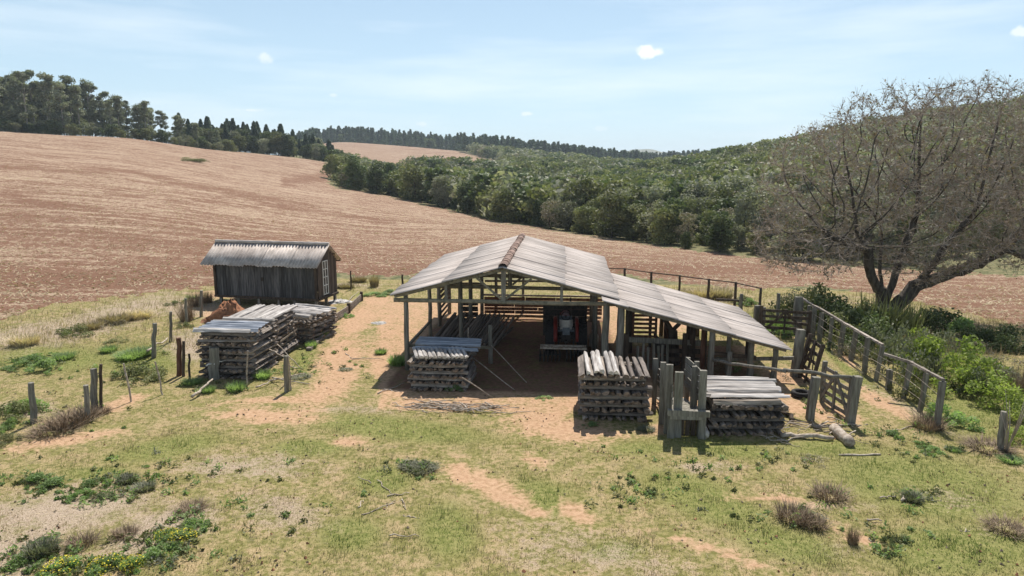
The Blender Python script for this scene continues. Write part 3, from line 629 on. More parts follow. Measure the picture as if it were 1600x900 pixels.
def stack(cx, cy, rz, layers, n, where, top='rails', dz=.125, depth=2.2, joined=False, jr=False, z0=.06, sw=2.15, topn=6, nrail=3, jtop=False):
    c = Vector((cx, cy, 0)); ux = Vector((math.cos(rz), math.sin(rz), 0)); uy = Vector((-math.sin(rz), math.cos(rz), 0)); z = z0; g = 'split logs ' + where; sc_ = dz / .118; ZV = Vector((0, 0, 1))
    for L in range(layers):
        sx = random.uniform(-.05, .05); sy = random.uniform(-.07, .07); rot = random.uniform(-.02, .02)
        for k in range(n):
            x = (k - (n - 1) / 2) * (sw - .18) / (n - 1) + random.uniform(-.035, .035) + sx
            p = c + ux * x + uy * (sy + random.uniform(-.06, .05)); p.z = z + random.uniform(-.008, .008)
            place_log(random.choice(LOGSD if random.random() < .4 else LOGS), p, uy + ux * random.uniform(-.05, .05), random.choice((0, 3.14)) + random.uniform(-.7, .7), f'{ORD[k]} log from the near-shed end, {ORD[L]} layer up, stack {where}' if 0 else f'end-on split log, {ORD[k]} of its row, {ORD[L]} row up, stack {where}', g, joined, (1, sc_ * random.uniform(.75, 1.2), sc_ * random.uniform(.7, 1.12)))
        z += dz
        if L < layers - 1 or top != 'ends':
            for j in ([0, nrail - 1] if nrail == 2 else range(nrail)):
                y = -depth / 2 + .22 + j * (depth - .44) / (nrail - 1); p = c + uy * (y + random.uniform(-.04, .04)) + ux * random.uniform(-.08, .08); p.z = z - .012
                place_log(random.choice(LOGS + LOGSD), p, ux + uy * random.uniform(-.04, .04) + Vector((0, 0, random.uniform(-.018, .018))), random.uniform(-.25, .25), f'{FB[j > 0]} split rail lying crosswise over the {ORD[L]} row, stack {where}', g, joined or jr, (random.uniform(.9, 1.1), sc_ * random.uniform(1.0, 1.35), sc_ * random.uniform(.95, 1.2)))
            z += dz * .92
    if top == 'rails':
        for j in range(topn):
            y = -depth / 2 + .12 + j * (depth - .24) / (topn - 1); p = c + uy * y + ux * random.uniform(-.1, .1); p.z = z + .02 + random.uniform(-.01, .03)
            place_log(random.choice(LOGSP), p, ux + uy * random.uniform(-.05, .05), random.uniform(-.5, .5), f'pale bleached rail on top, {ORD[j]} from the front, stack {where}', g, joined or jtop, (random.uniform(.95, 1.1), random.uniform(1.0, 1.7), random.uniform(.9, 1.4)))
    return z
# stack in front of the shed, left
P1 = ((gp(642, 603) + gp(737, 620)) / 2); r1 = -.10
z = stack(P1.x, P1.y + 1.1, r1, 5, 11, 'under the shed eave', top='none', depth=2.2, nrail=2)
for k in range(12):
    p = Vector((P1.x - .95 + k * .16, P1.y + .60, z + .02)); place_log(LOGSP[k % 8], p, (-.25, 1, .06), random.uniform(-.5, .5), f'{ORD[k]} short pale log end-on in the top row, stack under the shed eave', 'pale end-on logs topping the left shed stack', False, (.5, 1.0, .9))
for jj, (dy, dz, sc) in enumerate(((.95, .06, 1.0), (1.4, .10, 1.05), (1.65, .12, 1.05), (1.9, .13, 1.05), (2.15, .13, 1.05))):
    place_log(random.choice(LOGSB), Vector((P1.x + .12 + dy * .03, P1.y + dy, z + dz)), (1, -.1, -.01), .1, f'bluish grey rail on top, {ORD[jj]} from the front, stack under the shed eave', 'bluish rails topping the left shed stack', False, sc * 1.05)
for k in range(8):
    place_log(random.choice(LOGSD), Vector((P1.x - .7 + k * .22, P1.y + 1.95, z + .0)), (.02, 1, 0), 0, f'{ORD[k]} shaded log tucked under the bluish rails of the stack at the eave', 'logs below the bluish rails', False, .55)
# stack by the chute
P2 = (gp(910, 655) + gp(1016, 663)) / 2
z = stack(P2.x, P2.y + 1.15, -.06, 6, 10, 'beside the open shed mouth', top='ends', depth=2.2, nrail=2, dz=.148)
for k in range(5):
    place_log(LOGSP[(3 * k) % 8], Vector((P2.x - .85 + k * .22 + .05 * (k % 2), P2.y + 1.1 + random.uniform(-.1, .1), z + .02)), (.06, 1, 0), random.uniform(-.6, .6), f'{ORD[k]} loose round pale log riding on the stack beside the open shed mouth', 'loose logs on the stack left of the chute', False, 1.05)
# stack right of the chute
P3 = (gp(1118, 678) + gp(1228, 686)) / 2
stack(P3.x, P3.y + 1.1, -.05, 4, 11, 'beside the corral', top='rails', dz=.14, depth=2.05, nrail=2, topn=9)
# the big stacks at the left
PA = Vector((-10.75, 26.0, 0))
stack(PA.x, PA.y + .05, -.10, 7, 11, 'nearest on the left by the barn', joined=True, jr=False, top='rails', dz=.132, topn=4, nrail=2)
zz = stack(-10.65, 28.45, -.05, 7, 11, 'behind', joined=True, top='none', dz=.13, nrail=3)
for k in range(11):
    place_log(LOGSP[k % 8], Vector((-11.55 + k * .18, 28.5 + random.uniform(-.12, .12), zz + .0 + .01 * k % .03)), (.16, 1, .03), random.uniform(-.3, .3), f'silvery log lying lengthwise, {ORD[k]} across the top of the big barn stack', 'silvery logs topping the second stack by the barn', False, 1.08)
stack(-9.75, 31.3, -.35, 5, 10, 'third', joined=True, top='rails', dz=.125, topn=6, jtop=True)
# leaning heap inside the shed
for (px, py, n, dx, hh) in ((700, 556, 11, 1, 1.0), (742, 560, 14, 1, .95)):
    base = gp(px, py - 8)
    for k in range(n):
        a = base + Vector((-.75 + (k % 8) * .22, 1.0 + .12 * (k // 8) + random.uniform(-.1, .1), .1 + .12 * (k // 8)))
        place_log(random.choice(LOGSD), a + Vector((.42, .8, .42)), (.50, .85, .52), random.uniform(-1, 1), f'dark split post, {ORD[k]} leaning across the heap {"by the pen rail" if px < 720 else "by the pen post"} inside the shed', 'posts heaped inside the shed', False, .95)
        place_log(random.choice(LOGSD), a + Vector((.42, 1.0, .18)), (.45, .95, .2), random.uniform(-1, 1), None, None, True, .95)
# join the remaining stack logs
Vs, Fs, mi = [], [], []
bpy.context.view_layer.update()
acc = {}
VV = []; FF = []; MI = []; base = 0
jm = bpy.data.meshes.new('stacked_split_logs')
matl = [M['log'], M['logend'], M['logdark'], M['bluegrey'], M['logpale'], M['endpale']]; mkey = {x.name: i for i, x in enumerate(matl)}
for (Mx, me) in rest:
    vv = [Mx @ v.co for v in me.vertices]; VV += [tuple(v) for v in vv]; kk = [mkey[x.name] for x in me.materials]; tt = random.uniform(-.4, .4)
    for p in me.polygons: FF.append([base + i for i in p.vertices]); MI.append(kk[p.material_index]); Vs.append(tt)
    base += len(vv)
jm.from_pydata(VV, [], FF); [jm.materials.append(x) for x in matl]; jm.polygons.foreach_set('material_index', MI)
a = jm.attributes.new('tint', 'FLOAT', 'FACE'); a.data.foreach_set('value', Vs); jm.update()
tag(link('stacked_split_logs', jm), 'dark inner logs of the big weathered stacks beside the barn', 'log pile', kind='stuff')
for k in range(4): place_log(LOGSB[k], Vector((-10.7 + .03 * k, 25.15 + k * .26, 1.90 + .02 * k)), (1, -.09, 0), .1, f'bluish grey rail, {ORD[k]} from the front on top of the big barn stack', 'bluish rails topping the big barn stack', False, (1.05, 1.7, 1.2))

# ------------------------------------------------------------------ cattle chute
cw = gp(1074, 684); chute = empty('cattle_chute', (cw.x, cw.y, 0), -.07, 'narrow grey plank loading chute standing between the two log stacks', 'chute')
def cbeam(name, a, b, w, h, mat='post', **k): mb = MB(); mb.beam(a, b, w, h, jit=.008, segs=3, bow=.01, **k); return mb.build(name, M[mat], chute)
for (x, y, zt, w) in ((-.50, 0, .84, .2), (.42, 0, .84, .2), (-.55, .35, 2.15, .2), (-.30, .1, 2.0, .24), (.40, .15, 2.05, .2), (.30, .9, 1.95, .15), (-.62, 1.1, 2.0, .16), (.50, 1.6, 1.9, .14), (-.6, 2.9, 1.6, .15), (.52, 3.1, 1.6, .15)):
    cbeam('post', (x, y, -.1), (x, y, zt), w, .12)
cbeam('sill_beam', (-.62, -.06, .80), (.60, -.07, .78), .14, .17); cbeam('sill_beam', (-.55, -.09, .66), (.5, -.09, .66), .05, .12)
mb = MB()
for k in range(16): mb.box((0, .1 + k * .2, .80 - k * .045), (.95, .18, .04), jit=.006, tint=random.uniform(-.3, .3))
mb.build('ramp_floor', M['post'], chute)
mb = MB()
for k in range(5): mb.box((-.33 + k * .17, .12, .36), (.12, .03, .66), jit=.006, tint=random.uniform(-.4, .2))
mb.build('front_boards', M['dark'], chute)
for sx in (-.47, .43):
    for k in range(3 if sx < 0 else 5):
        z0 = 1.05 + k * .21; cbeam('side_board', (sx, .1, z0), (sx + random.uniform(-.02, .02), 3.1, z0 - .35), .035, .16, tint=random.uniform(-.2, .3))
# ------------------------------------------------------------------ handling race under the side roof
race = empty('cattle_race', shl(9.3, 1.6), -SA, 'dark timber handling race of posts, rails and a slatted door under the low side roof', 'cattle race')
def rb(name, a, b, w, h, mat='dark', **k): mb = MB(); mb.beam(a, b, w, h, jit=.012, segs=3, bow=.015, **k); return mb.build(name, M[mat], race)
rb('rail', (-.2, .0, 1.12), (2.9, .1, 1.0), .1, .2, 'post'); rb('rail', (.1, 1.2, 2.05), (2.6, 1.1, 1.95), .1, .12)
rb('rail', (.9, -.2, .75), (3.0, -.1, .7), .06, .18); rb('rail', (.9, -.2, .4), (3.0, -.1, .35), .06, .18)
for (x, y, h, w) in ((-.15, 0, 1.35, .2), (2.5, .1, 1.9, .22), (2.1, -.4, 1.5, .16), (3.0, .3, 1.7, .16), (0, 1.25, 2.3, .13), (2.5, 1.2, 2.0, .13), (3.1, -.5, 1.15, .12), (1.2, 3.1, 2.0, .12), (2.9, 3.0, 1.8, .12)): rb('post', (x, y, -.1), (x, y, h), w, .16)
mb = MB(); gnarly(mb, (1.85, .5, -.1), (1.75, .45, 1.4), .24, taper=.8); gnarly(mb, (1.75, .45, 1.35), (1.3, .4, 2.0), .10); gnarly(mb, (1.75, .45, 1.35), (2.2, .5, 1.95), .09)
mb.build('forked_trunk', M['dark'], race, True)
sd_ = MB()
for k in range(8): sd_.box((.72, 1.3, .75 + k * .18), (1.0, .035, .1), jit=.006)
for x in (.25, 1.2): sd_.box((x, 1.34, 1.35), (.1, .05, 1.4))
sd_.build('slatted_door', M['red'], race)
for k in range(7): rb('stake', (.35 + k * .19, -.3, -.1), (.33 + k * .19 + random.uniform(-.04, .04), -.3, .95 + random.uniform(-.08, .12)), .09, .07, 'post')
mb = MB(); mb.add([(1.1, 1.3, 1.15), (1.95, 1.3, .2), (1.2, 1.3, .2), (1.1, 1.38, 1.15), (1.95, 1.38, .2), (1.2, 1.38, .2), (1.2, 1.3, 1.9), (1.2, 1.38, 1.9)], [(0, 1, 2), (5, 4, 3), (0, 3, 4, 1), (1, 4, 5, 2), (2, 5, 3, 0)]); mb.build('sheet_panel', M['iron'], race)
rb('side_rail', (3.2, -.9, .62), (6.0, -1.3, .85), .1, .12, 'post'); rb('side_rail', (2.9, -1.2, .95), (4.6, -1.35, .85), .08, .12)

# ------------------------------------------------------------------ tractor and disc harrow
TP = gp(886, 560); tr = empty('tractor', (TP.x, TP.y + .75, 0), -.06, 'red and grey tractor seen from behind, parked in the shed shade', 'tractor')
def tyre(mb, c, R0, w, lugs=20):
    mb.lathe([(R0 * .58, -w / 2), (R0 * .86, -w / 2), (R0 * .95, -w * .42), (R0 * .97, 0), (R0 * .95, w * .42), (R0 * .86, w / 2), (R0 * .58, w / 2), (R0 * .56, 0)], 30, c, closed=True)
    for k in range(lugs):
        a = k * 2 * math.pi / lugs
        for sg in (-1, 1):
            aa = a + (math.pi / lugs if sg > 0 else 0); Mx = Matrix.Rotation(-aa, 3, 'X') @ Matrix.Rotation(sg * .6, 3, 'Z')
            p = Vector(c) + Matrix.Rotation(-aa, 3, 'X') @ Vector((sg * w * .25, 0, R0 * .975)); mb.box(p, (w * .52, .05, .06), M=Mx)
for sx in (-1, 1):
    mb = MB(); tyre(mb, (sx * .68, 0, .76), .76, .40); o = mb.build('rear_wheel', M['tyre'], tr)
    mb = MB(); mb.lathe([(.0, -.06), (.14, -.06), (.18, 0), (.42, .02), (.44, .1), (.44, -.1)], 24, (sx * .68, 0, .76)); mb.build('rim', M['grey'], o)
    mb = MB(); tyre(mb, (sx * .6, 2.15, .36), .36, .2, 14); o = mb.build('front_wheel', M['tyre'], tr)
    mb = MB(); mb.lathe([(.0, -.04), (.2, -.02), (.21, .06)], 18, (sx * .6, 2.15, .36)); mb.build('rim', M['grey'], o)
    mb = MB()   # arched fender
    vs = []; fs = []
    for k in range(13):
        a = R(-15 + k * 11); r = .86
        for x in (.38, .40, .50, .52):
            rr = r if x in (.40, .50) else r - (.05 if x > .45 else .34); vs.append((sx * x, -rr * math.cos(a + .25) , .76 + rr * math.sin(a + .25)))
        if k:
            b = 4 * k
            for j in range(3): fs.append((b - 4 + j, b - 3 + j, b + 1 + j, b + j))
    mb.add(vs, fs); thick(mb.build('fender', M['redpaint'], tr, True), .02)
    mb = MB(); mb.tube([(sx * .5, -.35, 1.35), (sx * .5, -.38, 1.42)], .055, 12); mb.build('tail_light', M['redpaint'], tr)
mb = MB(); mb.tube([(-.62, 0, .76), (.62, 0, .76)], .12, 12); mb.box((0, .1, .78), (.42, .7, .42), jit=.01); mb.box((0, 1.2, .72), (.34, 1.9, .36)); mb.tube([(0, -.25, .6), (0, -.42, .6)], .07, 10); mb.build('gearbox', M['iron'], tr)
mb = MB(); mb.box((0, 1.55, 1.12), (.50, 1.35, .42)); mb.tube([(0, .95, 1.30), (0, 2.2, 1.26)], .20, 10); mb.build('engine_hood', M['redpaint'], tr, False)
mb = MB(); mb.box((0, .82, 1.25), (.56, .12, .46)); mb.box((0, .2, 1.02), (.7, .5, .07)); mb.box((0, -.28, 1.05), (.30, .06, .30)); mb.build('dashboard', M['grey'], tr)
mb = MB(); mb.box((0, .05, 1.16), (.50, .42, .10), jit=.01)
vs = []; fs = []
for k in range(9):
    a = R(-60 + k * 15)
    for (r, z) in ((.27, 1.22), (.27, 1.50), (.33, 1.52), (.33, 1.22)): vs.append((r * math.sin(a), .1 - r * math.cos(a), z))
    if k:
        b = 4 * k
        for j in range(4): fs.append((b - 4 + j, b - 4 + (j + 1) % 4, b + (j + 1) % 4, b + j))
fs += [(0, 1, 2, 3), (35, 34, 33, 32)]; mb.add(vs, fs); mb.build('seat', M['seat'], tr)
mb = MB(); mb.tube([(.19 * math.cos(a), .62 + .06 * math.sin(a), 1.52 + .17 * math.sin(a)) for a in np.linspace(0, 6.28, 17)], .016, 6); mb.tube([(0, .85, 1.35), (0, .62, 1.52)], .02, 6); mb.build('steering_wheel', M['iron'], tr)
mb = MB(); mb.tube([(.22, 1.6, 1.3), (.22, 1.6, 2.15)], .035, 8); mb.build('exhaust_pipe', M['iron'], tr)
for sx in (-1, 1):
    mb = MB(); mb.beam((sx * .3, -.1, .55), (sx * .34, -.75, .48), .05, .05); mb.tube([(sx * .3, -.1, .95), (sx * .34, -.6, .5)], .02, 6); mb.build('lift_arm', M['iron'], tr)
pl = MB()
for k in range(5): pl.box((0, 2.75, .55 + k * .31), (2.05, .04, .29), jit=.008, tint=random.uniform(-.3, .3))
for x in (-.95, 0, .95): pl.box((x, 2.71, 1.2), (.08, .07, 1.6))
po = pl.build('board_panel', M['iron'], None); po.location = tr.location; po.rotation_euler = tr.rotation_euler
po.location += Vector((.0, 0, -.28)); tag(po, 'dark board screen standing upright just beyond the tractor', 'panel')
hp = gp(884, 566); hr = empty('disc_harrow', (hp.x - .12, hp.y - .15, 0), -.06, 'rusty disc harrow hitched low behind the parked tractor', 'harrow')
mb = MB(); mb.beam((-.95, .1, .62), (.95, .0, .62), .08, .08); mb.beam((-.95, .55, .6), (.95, .5, .6), .08, .08); mb.beam((-.9, .1, .62), (-.9, .55, .6), .07, .07); mb.beam((.9, .0, .62), (.9, .5, .6), .07, .07); mb.build('frame', M['stick'], hr)
for sg in (-1, 1):
    mb = MB(); mb.tube([(sg * .1, .25, .3), (sg * 1.0, .1, .3)], .025, 8); mb.build('axle', M['iron'], hr)
    for k in range(6):
        mb = MB(); mb.lathe([(.0, .05), (.12, .04), (.24, .0), (.27, -.03)], 18, (sg * (.15 + k * .16), .24 - k * .025, .28)); thick(mb.build('disc', M['iron'], hr, True), .008)
# milk churn pale objects by the right posts
p = shl(8.0, 4.6); mb = MB(); mb.lathe([(.0, 0), (.2, 0), (.21, .45), (.15, .6), (.1, .68), (.12, .74), (0, .75)], 18, (0, 0, 0), 'Z')
o = mb.build('milk_churn', M['seat'], None, True); o.location = p; tag(o, 'pale round can standing by the shed post beside the tractor', 'can')

# ------------------------------------------------------------------ fences, gates, lone posts
def slab(mb, a, b, w, th, tint=0): mb.beam(a, b, w, th, tint, jit=.015, segs=4, bow=.02)
fr = empty('paddock_fence', gp(1380, 590), 0, 'long fence of grey upright posts under a bleached top rail', 'fence')
fr_o = Vector(fr.location)
def fpart(name, mb, par, o, mat='post', sm=False):
    x = mb.build(name, M[mat], par, sm); x.location = -o; return x
FP = [((1464, 670), (1475, 597)), ((1437, 643), (1447, 583)), ((1411, 622), (1422, 568)), ((1388, 610), (1391, 578)), ((1368, 596), (1379, 541)), ((1350, 585), (1356, 527)), ((1329, 563), (1338, 516)), ((1312, 556), (1319, 507)),
      ((1295, 545), (1300, 496)), ((1280, 533), (1285, 489)), ((1270, 526), (1273, 480)), ((1262, 523), (1264, 477)), ((1250, 512), (1252, 466))]
tops = []
for i, (f, tpx) in enumerate(FP):
    A = gp(*f); v = (tpx[1] - 450) / F; zt = CAM_H + A.y * (-math.sin(PITCH) - v * math.cos(PITCH)) / (math.cos(PITCH) - v * math.sin(PITCH))
    B = gp(tpx[0], tpx[1], zt); B.y = A.y + random.uniform(-.05, .05); mb = MB(); A.z = -.1; slab(mb, A, B, random.uniform(.13, .21), random.uniform(.10, .14)); fpart('post', mb, fr, fr_o); tops.append(B)
for (i, j) in ((0, 2), (4, 7), (7, 10), (10, 12)):
    mb = MB(); up = Vector((0, 0, .05)); mb.beam(tops[i] + up, tops[j] + up, .10, .08, jit=.01, segs=5, bow=.02); fpart('top_rail', mb, fr, fr_o, 'log')
mb = MB(); mb.beam(tops[2] + Vector((0, 0, .05)), gp(1381, 553, 1.48), .1, .08, jit=.01, segs=3); fpart('top_rail', mb, fr, fr_o, 'log')
for k in (.45, .8, 1.1):
    pts = []
    for i, (f, tpx) in enumerate(FP):
        A = gp(*f); pts.append(Vector((A.x - .1, A.y, k + random.uniform(-.03, .03))))
    mb = MB(); mb.tube(pts, .006, 4, cap=False); fpart('wire', mb, fr, fr_o, 'stick')
# rear paddock rail
fb = empty('rear_fence', gp(1108, 470), 0, 'thin dark rail fence between the shed roof and the ploughed field', 'fence'); fbo = Vector(fb.location)
TB = []
for (px, py) in ((930, 419), (976, 420), (1018, 426), (1062, 431), (1108, 437), (1150, 442), (1189, 451)):
    B = gp(px, py, 1.5); g = gzf(B.x, B.y); mb = MB(); gnarly(mb, (B.x, B.y, g - .1), (B.x, B.y, 1.55), .085); fpart('post', mb, fb, fbo, 'dark', True); TB.append(B)
for a, b in zip(TB[:-1], TB[1:]): mb = MB(); gnarly(mb, a, b, .035, taper=1, wobble=.01); fpart('top_rail', mb, fb, fbo, 'dark', True)
mb = MB(); a = gp(1119, 468, .9); b = gp(1155, 470, .9); gnarly(mb, a, b, .07, taper=1); fpart('rail', mb, fb, fbo, 'dark', True)
mb = MB(); p = gp(1157, 487); gnarly(mb, (p.x, p.y, -.1), (p.x, p.y, 1.0), .11); fpart('post', mb, fb, fbo, 'post', True)
# rails from the shed to the gate posts
fs_ = empty('corral_fence', gp(1265, 655), 0, 'grey rail on stout posts from the low shed corner to the near gate', 'fence'); fso = Vector(fs_.location)
c1 = gp(1265, 656); c2 = gp(1328, 662)
for c, zt, w in ((c1, 1.42, .22), (c2, 1.55, .24)): mb = MB(); slab(mb, (c.x, c.y, -.1), (c.x + .1, c.y, zt), w, .2); fpart('post', mb, fs_, fso)
for a, b, w in (((c1.x - .5, c1.y + 1.1, 1.32), (c2.x + .2, c2.y - .02, 1.46), .09), (shl(12.2, -.25, .86), (c1.x - .45, c1.y + 1.0, 1.30), .09)):
    mb = MB(); gnarly(mb, a, b, w * .68, taper=.9, segs=8, wobble=.035); fpart('rail', mb, fs_, fso, 'post', True)
mb = MB(); p = shl(12.9, .1); gnarly(mb, (p.x, p.y, -.1), (p.x, p.y, 1.1), .1); fpart('post', mb, fs_, fso, 'post', True)
def gate(name, label, foot_a, foot_b, h, lean=(0, 0), nb=5, mat='post', brace=True, base=.15):
    A = gp(*foot_a); B = gp(*foot_b); g = empty(name, A, 0, label, 'gate'); o = Vector(A); L = Vector((lean[0], lean[1], 0))
    mb = MB(); slab(mb, A + Vector((0, 0, -.05)), A + Vector((0, 0, h + .1)) + L, .14, .12); fpart('hinge_post', mb, g, o, mat)
    mb = MB(); slab(mb, B + Vector((0, 0, .0)), B + Vector((0, 0, h)) + L, .12, .10); fpart('end_post', mb, g, o, mat)
    for k in range(nb):
        z = base + (h - .12 - base) * k / (nb - 1); w = L * (z / h); mb = MB(); slab(mb, A + Vector((0, 0, z)) + w, B + Vector((0, 0, z)) + w, .04, .13, random.uniform(-.2, .2)); fpart('board', mb, g, o, mat)
    if brace:
        mid = (A + B) / 2; n_ = Vector((B.y - A.y, A.x - B.x, 0)).normalized() * .05
        for q in (A, B): mb = MB(); slab(mb, q + Vector((0, 0, base)) + n_, mid + Vector((0, 0, h - .1)) + L + n_, .04, .10); fpart('brace', mb, g, o, mat)
        mb = MB(); slab(mb, mid + Vector((0, 0, 0)) + n_, mid + Vector((0, 0, h)) + L + n_, .05, .11); fpart('brace', mb, g, o, mat)
    return g
gate('near_gate', 'near plank gate standing open behind the stout corral post', (1284, 628), (1325, 655), 1.35)
gate('leaning_gate', 'plank gate leaning askew beside the tall dark post at the low roof corner', (1249, 590), (1268, 606), 1.6, lean=(.35, .1), mat='dark')
mb = MB(); p = gp(1241, 588); slab(mb, (p.x, p.y, -.1), (p.x + .12, p.y, 1.85), .3, .2); tag(mb.build('gate_post', M['post'], None), 'tall dark split post that the leaning gate hangs from', 'post')
gate('far_gate', 'wide dark plank gate with a crossed brace closing the rear of the corral', (1187, 524), (1263, 530), 1.35, mat='dark', nb=5)
for (px, py, h, w, lab) in ((1181, 520, 1.35, .26, 'outermost stout grey post where the far corral gate hangs'), (1190, 521, 1.3, .2, 'slimmer stout post touching the outermost one at the far gate'), (1244, 519, 1.75, .34, 'broad dark post rising behind the far corral gate'), (1213, 510, 1.7, .10, 'thin dark post standing beyond the far corral gate')):
    p = gp(px, py); mb = MB(); slab(mb, (p.x, p.y, -.1), (p.x, p.y, h), w, .18); tag(mb.build('gate_post', M['post'], None), lab, 'post')
LP = [((52, 661), (48, 598), .10, 'leaning dark grey post standing alone among low green bushes', 'post'), ((137, 655), (134, 602), .10, 'short stout grey post, lowest of the three posts by the dry brush', 'post'),
      ((148, 641), (146, 576), .10, 'tallest stout grey post beside the dry brush', 'post'), ((156, 641), (158, 569), .055, 'thin dark post standing right beside the tallest grey post', 'dark'),
      ((205, 628), (193, 568), .03, 'thin dark stick leaning over the orange track', 'stick'), ((255, 617), (242, 565), .03, 'thin pale stick leaning near the green weeds', 'stick'),
      ((240, 560), (242, 505), .10, 'dark weathered post with a fallen rail at its foot', 'post'), ((266, 535), (267, 487), .07, 'grey post behind the one with the fallen rail', 'post'),
      ((280, 587), (279, 528), .09, 'reddish brown post, first of three beside the big log stack', 'red'), ((287, 588), (287, 533), .06, 'middle dark post of the three beside the big log stack', 'dark'),
      ((296, 594), (295, 553), .045, 'shortest dark post of the three beside the big log stack', 'dark'), ((315, 496), (315, 454), .09, 'grey post just in front of the barn corner', 'post'),
      ((548, 453), (548, 423), .06, 'lone dark post beyond the barn at the field edge', 'dark'), ((629, 447), (629, 429), .07, 'lone dark post showing above the low shed roof corner', 'dark'),
      ((335, 592), (335, 543), .20, 'very thick pale stump post in front of the big log stack', 'post'), ((328, 590), (329, 540), .06, 'slim post touching the thick stump post', 'post'),
      ((448, 612), (447, 556), .085, 'grey post with sticks resting on it in front of the log stack', 'post'), ((455, 610), (450, 558), .035, 'thin stick propped against the grey post in front of the log stack', 'stick'),
      ((385, 604), (387, 548), .03, 'thin grey stake in front of the big log stack corner', 'stick'), ((1563, 701), (1569, 643), .09, 'lone grey post among the bright shrubs past the long fence', 'post'), ((291, 508), (290, 466), .07, 'grey post wrapped in dry twigs near the barn', 'post')]
for (f, tpx, r, lab, mt) in LP:
    A = gp(*f); v = (tpx[1] - 450) / F; zt = CAM_H + A.y * (-math.sin(PITCH) - v * math.cos(PITCH)) / (math.cos(PITCH) - v * math.sin(PITCH)); B = gp(tpx[0], tpx[1], zt)
    mb = MB(); gnarly(mb, (A.x, A.y, gzf(A.x, A.y) - .12), B, r, taper=.88, segs=5, jit=.18, wobble=.025); tag(mb.build('fence_post', M[mt], None, False), lab, 'post')
# ------------------------------------------------------------------ loose timber and small things
def stick(a, b, r, lab, mat='stick', name='branch', cat='branch', group=None, taper=.5, kink=.06):
    mb = MB(); A, B = Vector(a), Vector(b); gnarly(mb, A, B, r, taper=taper, segs=6, wobble=kink, n=6); return tag(mb.build(name, M[mat], None, True), lab, cat, group)
def gpx(px, py, z=.03): p = gp(px, py, z); return p
stick(gpx(1311, 711, .04), gpx(1376, 710, .04), .028, 'long straight grey stick lying on green grass below the bleached log', name='stick', kink=.01, taper=.9)
mb = MB(); gnarly(mb, gp(1302, 668, .14), gp(1328, 692, .14), .14, taper=1.05, segs=5, wobble=.05); tag(mb.build('fallen_log', M['stick'], None, True), 'short thick bleached log lying beside the near gate', 'log')
mb = MB(); gnarly(mb, gp(1220, 680, .07), gp(1302, 684, .09), .07, taper=.8, segs=6, wobble=.06); tag(mb.build('fallen_log', M['stick'], None, True), 'thin grey trunk lying against the bleached log', 'log')
mb = MB(); gnarly(mb, gp(1240, 655, .07), gp(1222, 640, .07), .06, segs=6, wobble=.06); tag(mb.build('fallen_log', M['dark'], None, True), 'dark bent log lying beside the stack near the corral', 'log')
for i, (a, b) in enumerate((((1100, 670), (1106, 662)), ((468, 517), (520, 497)))):
    pass
mb = MB(); gnarly(mb, gp(1103, 680, .11), gp(1101, 668, .11), .11, taper=1, segs=3); tag(mb.build('round_log', M['endpale'], None, True), 'short round log with a pale end beside the foot of the chute', 'log')
mb = MB(); A = gp(482, 546, .07); B = gp(500, 529, .07); mb.beam(A, B, .22, .12, jit=.01, segs=3); tag(mb.build('beam', M['log'], None), 'pale squared beam lying on the dirt beside the third log stack', 'beam')
for (a, b) in (((421, 546, .9), (447, 560, .9)), ((433, 538, 1.0), (473, 578, .1)), ((420, 595, .1), (478, 583, .05)), ((425, 590, .12), (485, 600, .04)), ((447, 570, .8), (465, 576, .05)), ((400, 605, .1), (432, 592, .05)), ((410, 556, .5), (430, 545, 1.0))):
    stick(gp(*a), gp(*b), .03, 'grey stick propped or lying around the post in front of the log stack', group='sticks by the post in front of the log stack', kink=.03)
stick(gp(230, 548, .35), gp(262, 528, .3), .05, 'pale rail fallen from the dark weathered post', name='fallen_rail', cat='rail'); stick(gp(300, 620, .1), gp(333, 592, .3), .06, 'broken pale rail at the foot of the thick stump post', name='fallen_rail', cat='rail')
stick(gp(322, 572, .6), gp(352, 563, .7), .03, 'short white stick tied across the thick stump post', mat='white')
for i in range(44):     # heap of prunings at the shed mouth
    c = gp(random.gauss(715, 42), random.gauss(636, 4.5), random.uniform(.02, .12)); a = random.gauss(-.25, .45); L = random.uniform(.25, .9); d = Vector((math.cos(a), math.sin(a) * .6, random.uniform(-.05, .05))) * L
    stick(c - d, c + d, random.uniform(.012, .026), 'dry branch in the loose heap at the mouth of the shed', group='branches heaped at the shed mouth', kink=.05)
for i in range(26):
    c = gp(random.uniform(1200, 1330), random.uniform(655, 690), random.uniform(.02, .08)); a = random.gauss(0, .7); L = random.uniform(.2, .7); d = Vector((math.cos(a), math.sin(a), 0)) * L
    stick(c - d, c + d, random.uniform(.012, .03), 'dry branch scattered around the bleached log by the corral', group='branches by the corral', kink=.05)
for (a, b) in (((565, 804), (630, 780)), ((590, 750), (615, 773)), ((600, 795), (618, 782)), ((630, 805), (655, 809)), ((608, 837), (655, 838)), ((628, 780), (634, 796)), ((560, 792), (568, 782)), ((580, 755), (560, 745)), ((605, 775), (640, 770))):
    stick(gpx(*a), gpx(*b), .016, 'thin dead branch in the scatter on the worn grass', group='branches on the foreground grass', kink=.04)
for (a, b) in (((1375, 778), (1400, 775)), ((1340, 666), (1366, 660)), ((1385, 676), (1430, 665)), ((1355, 812), (1378, 813)), ((1500, 829), (1515, 830)), ((1409, 782), (1416, 776)), ((552, 560), (600, 562)), ((540, 552), (552, 562)), ((590, 615), (632, 598)), ((600, 608), (628, 612)), ((545, 470), (560, 455)), ((1408, 783), (1415, 777))):
    stick(gpx(*a), gpx(*b), .022, 'stray dead branch lying on open ground', group='stray branches on open ground', kink=.04)
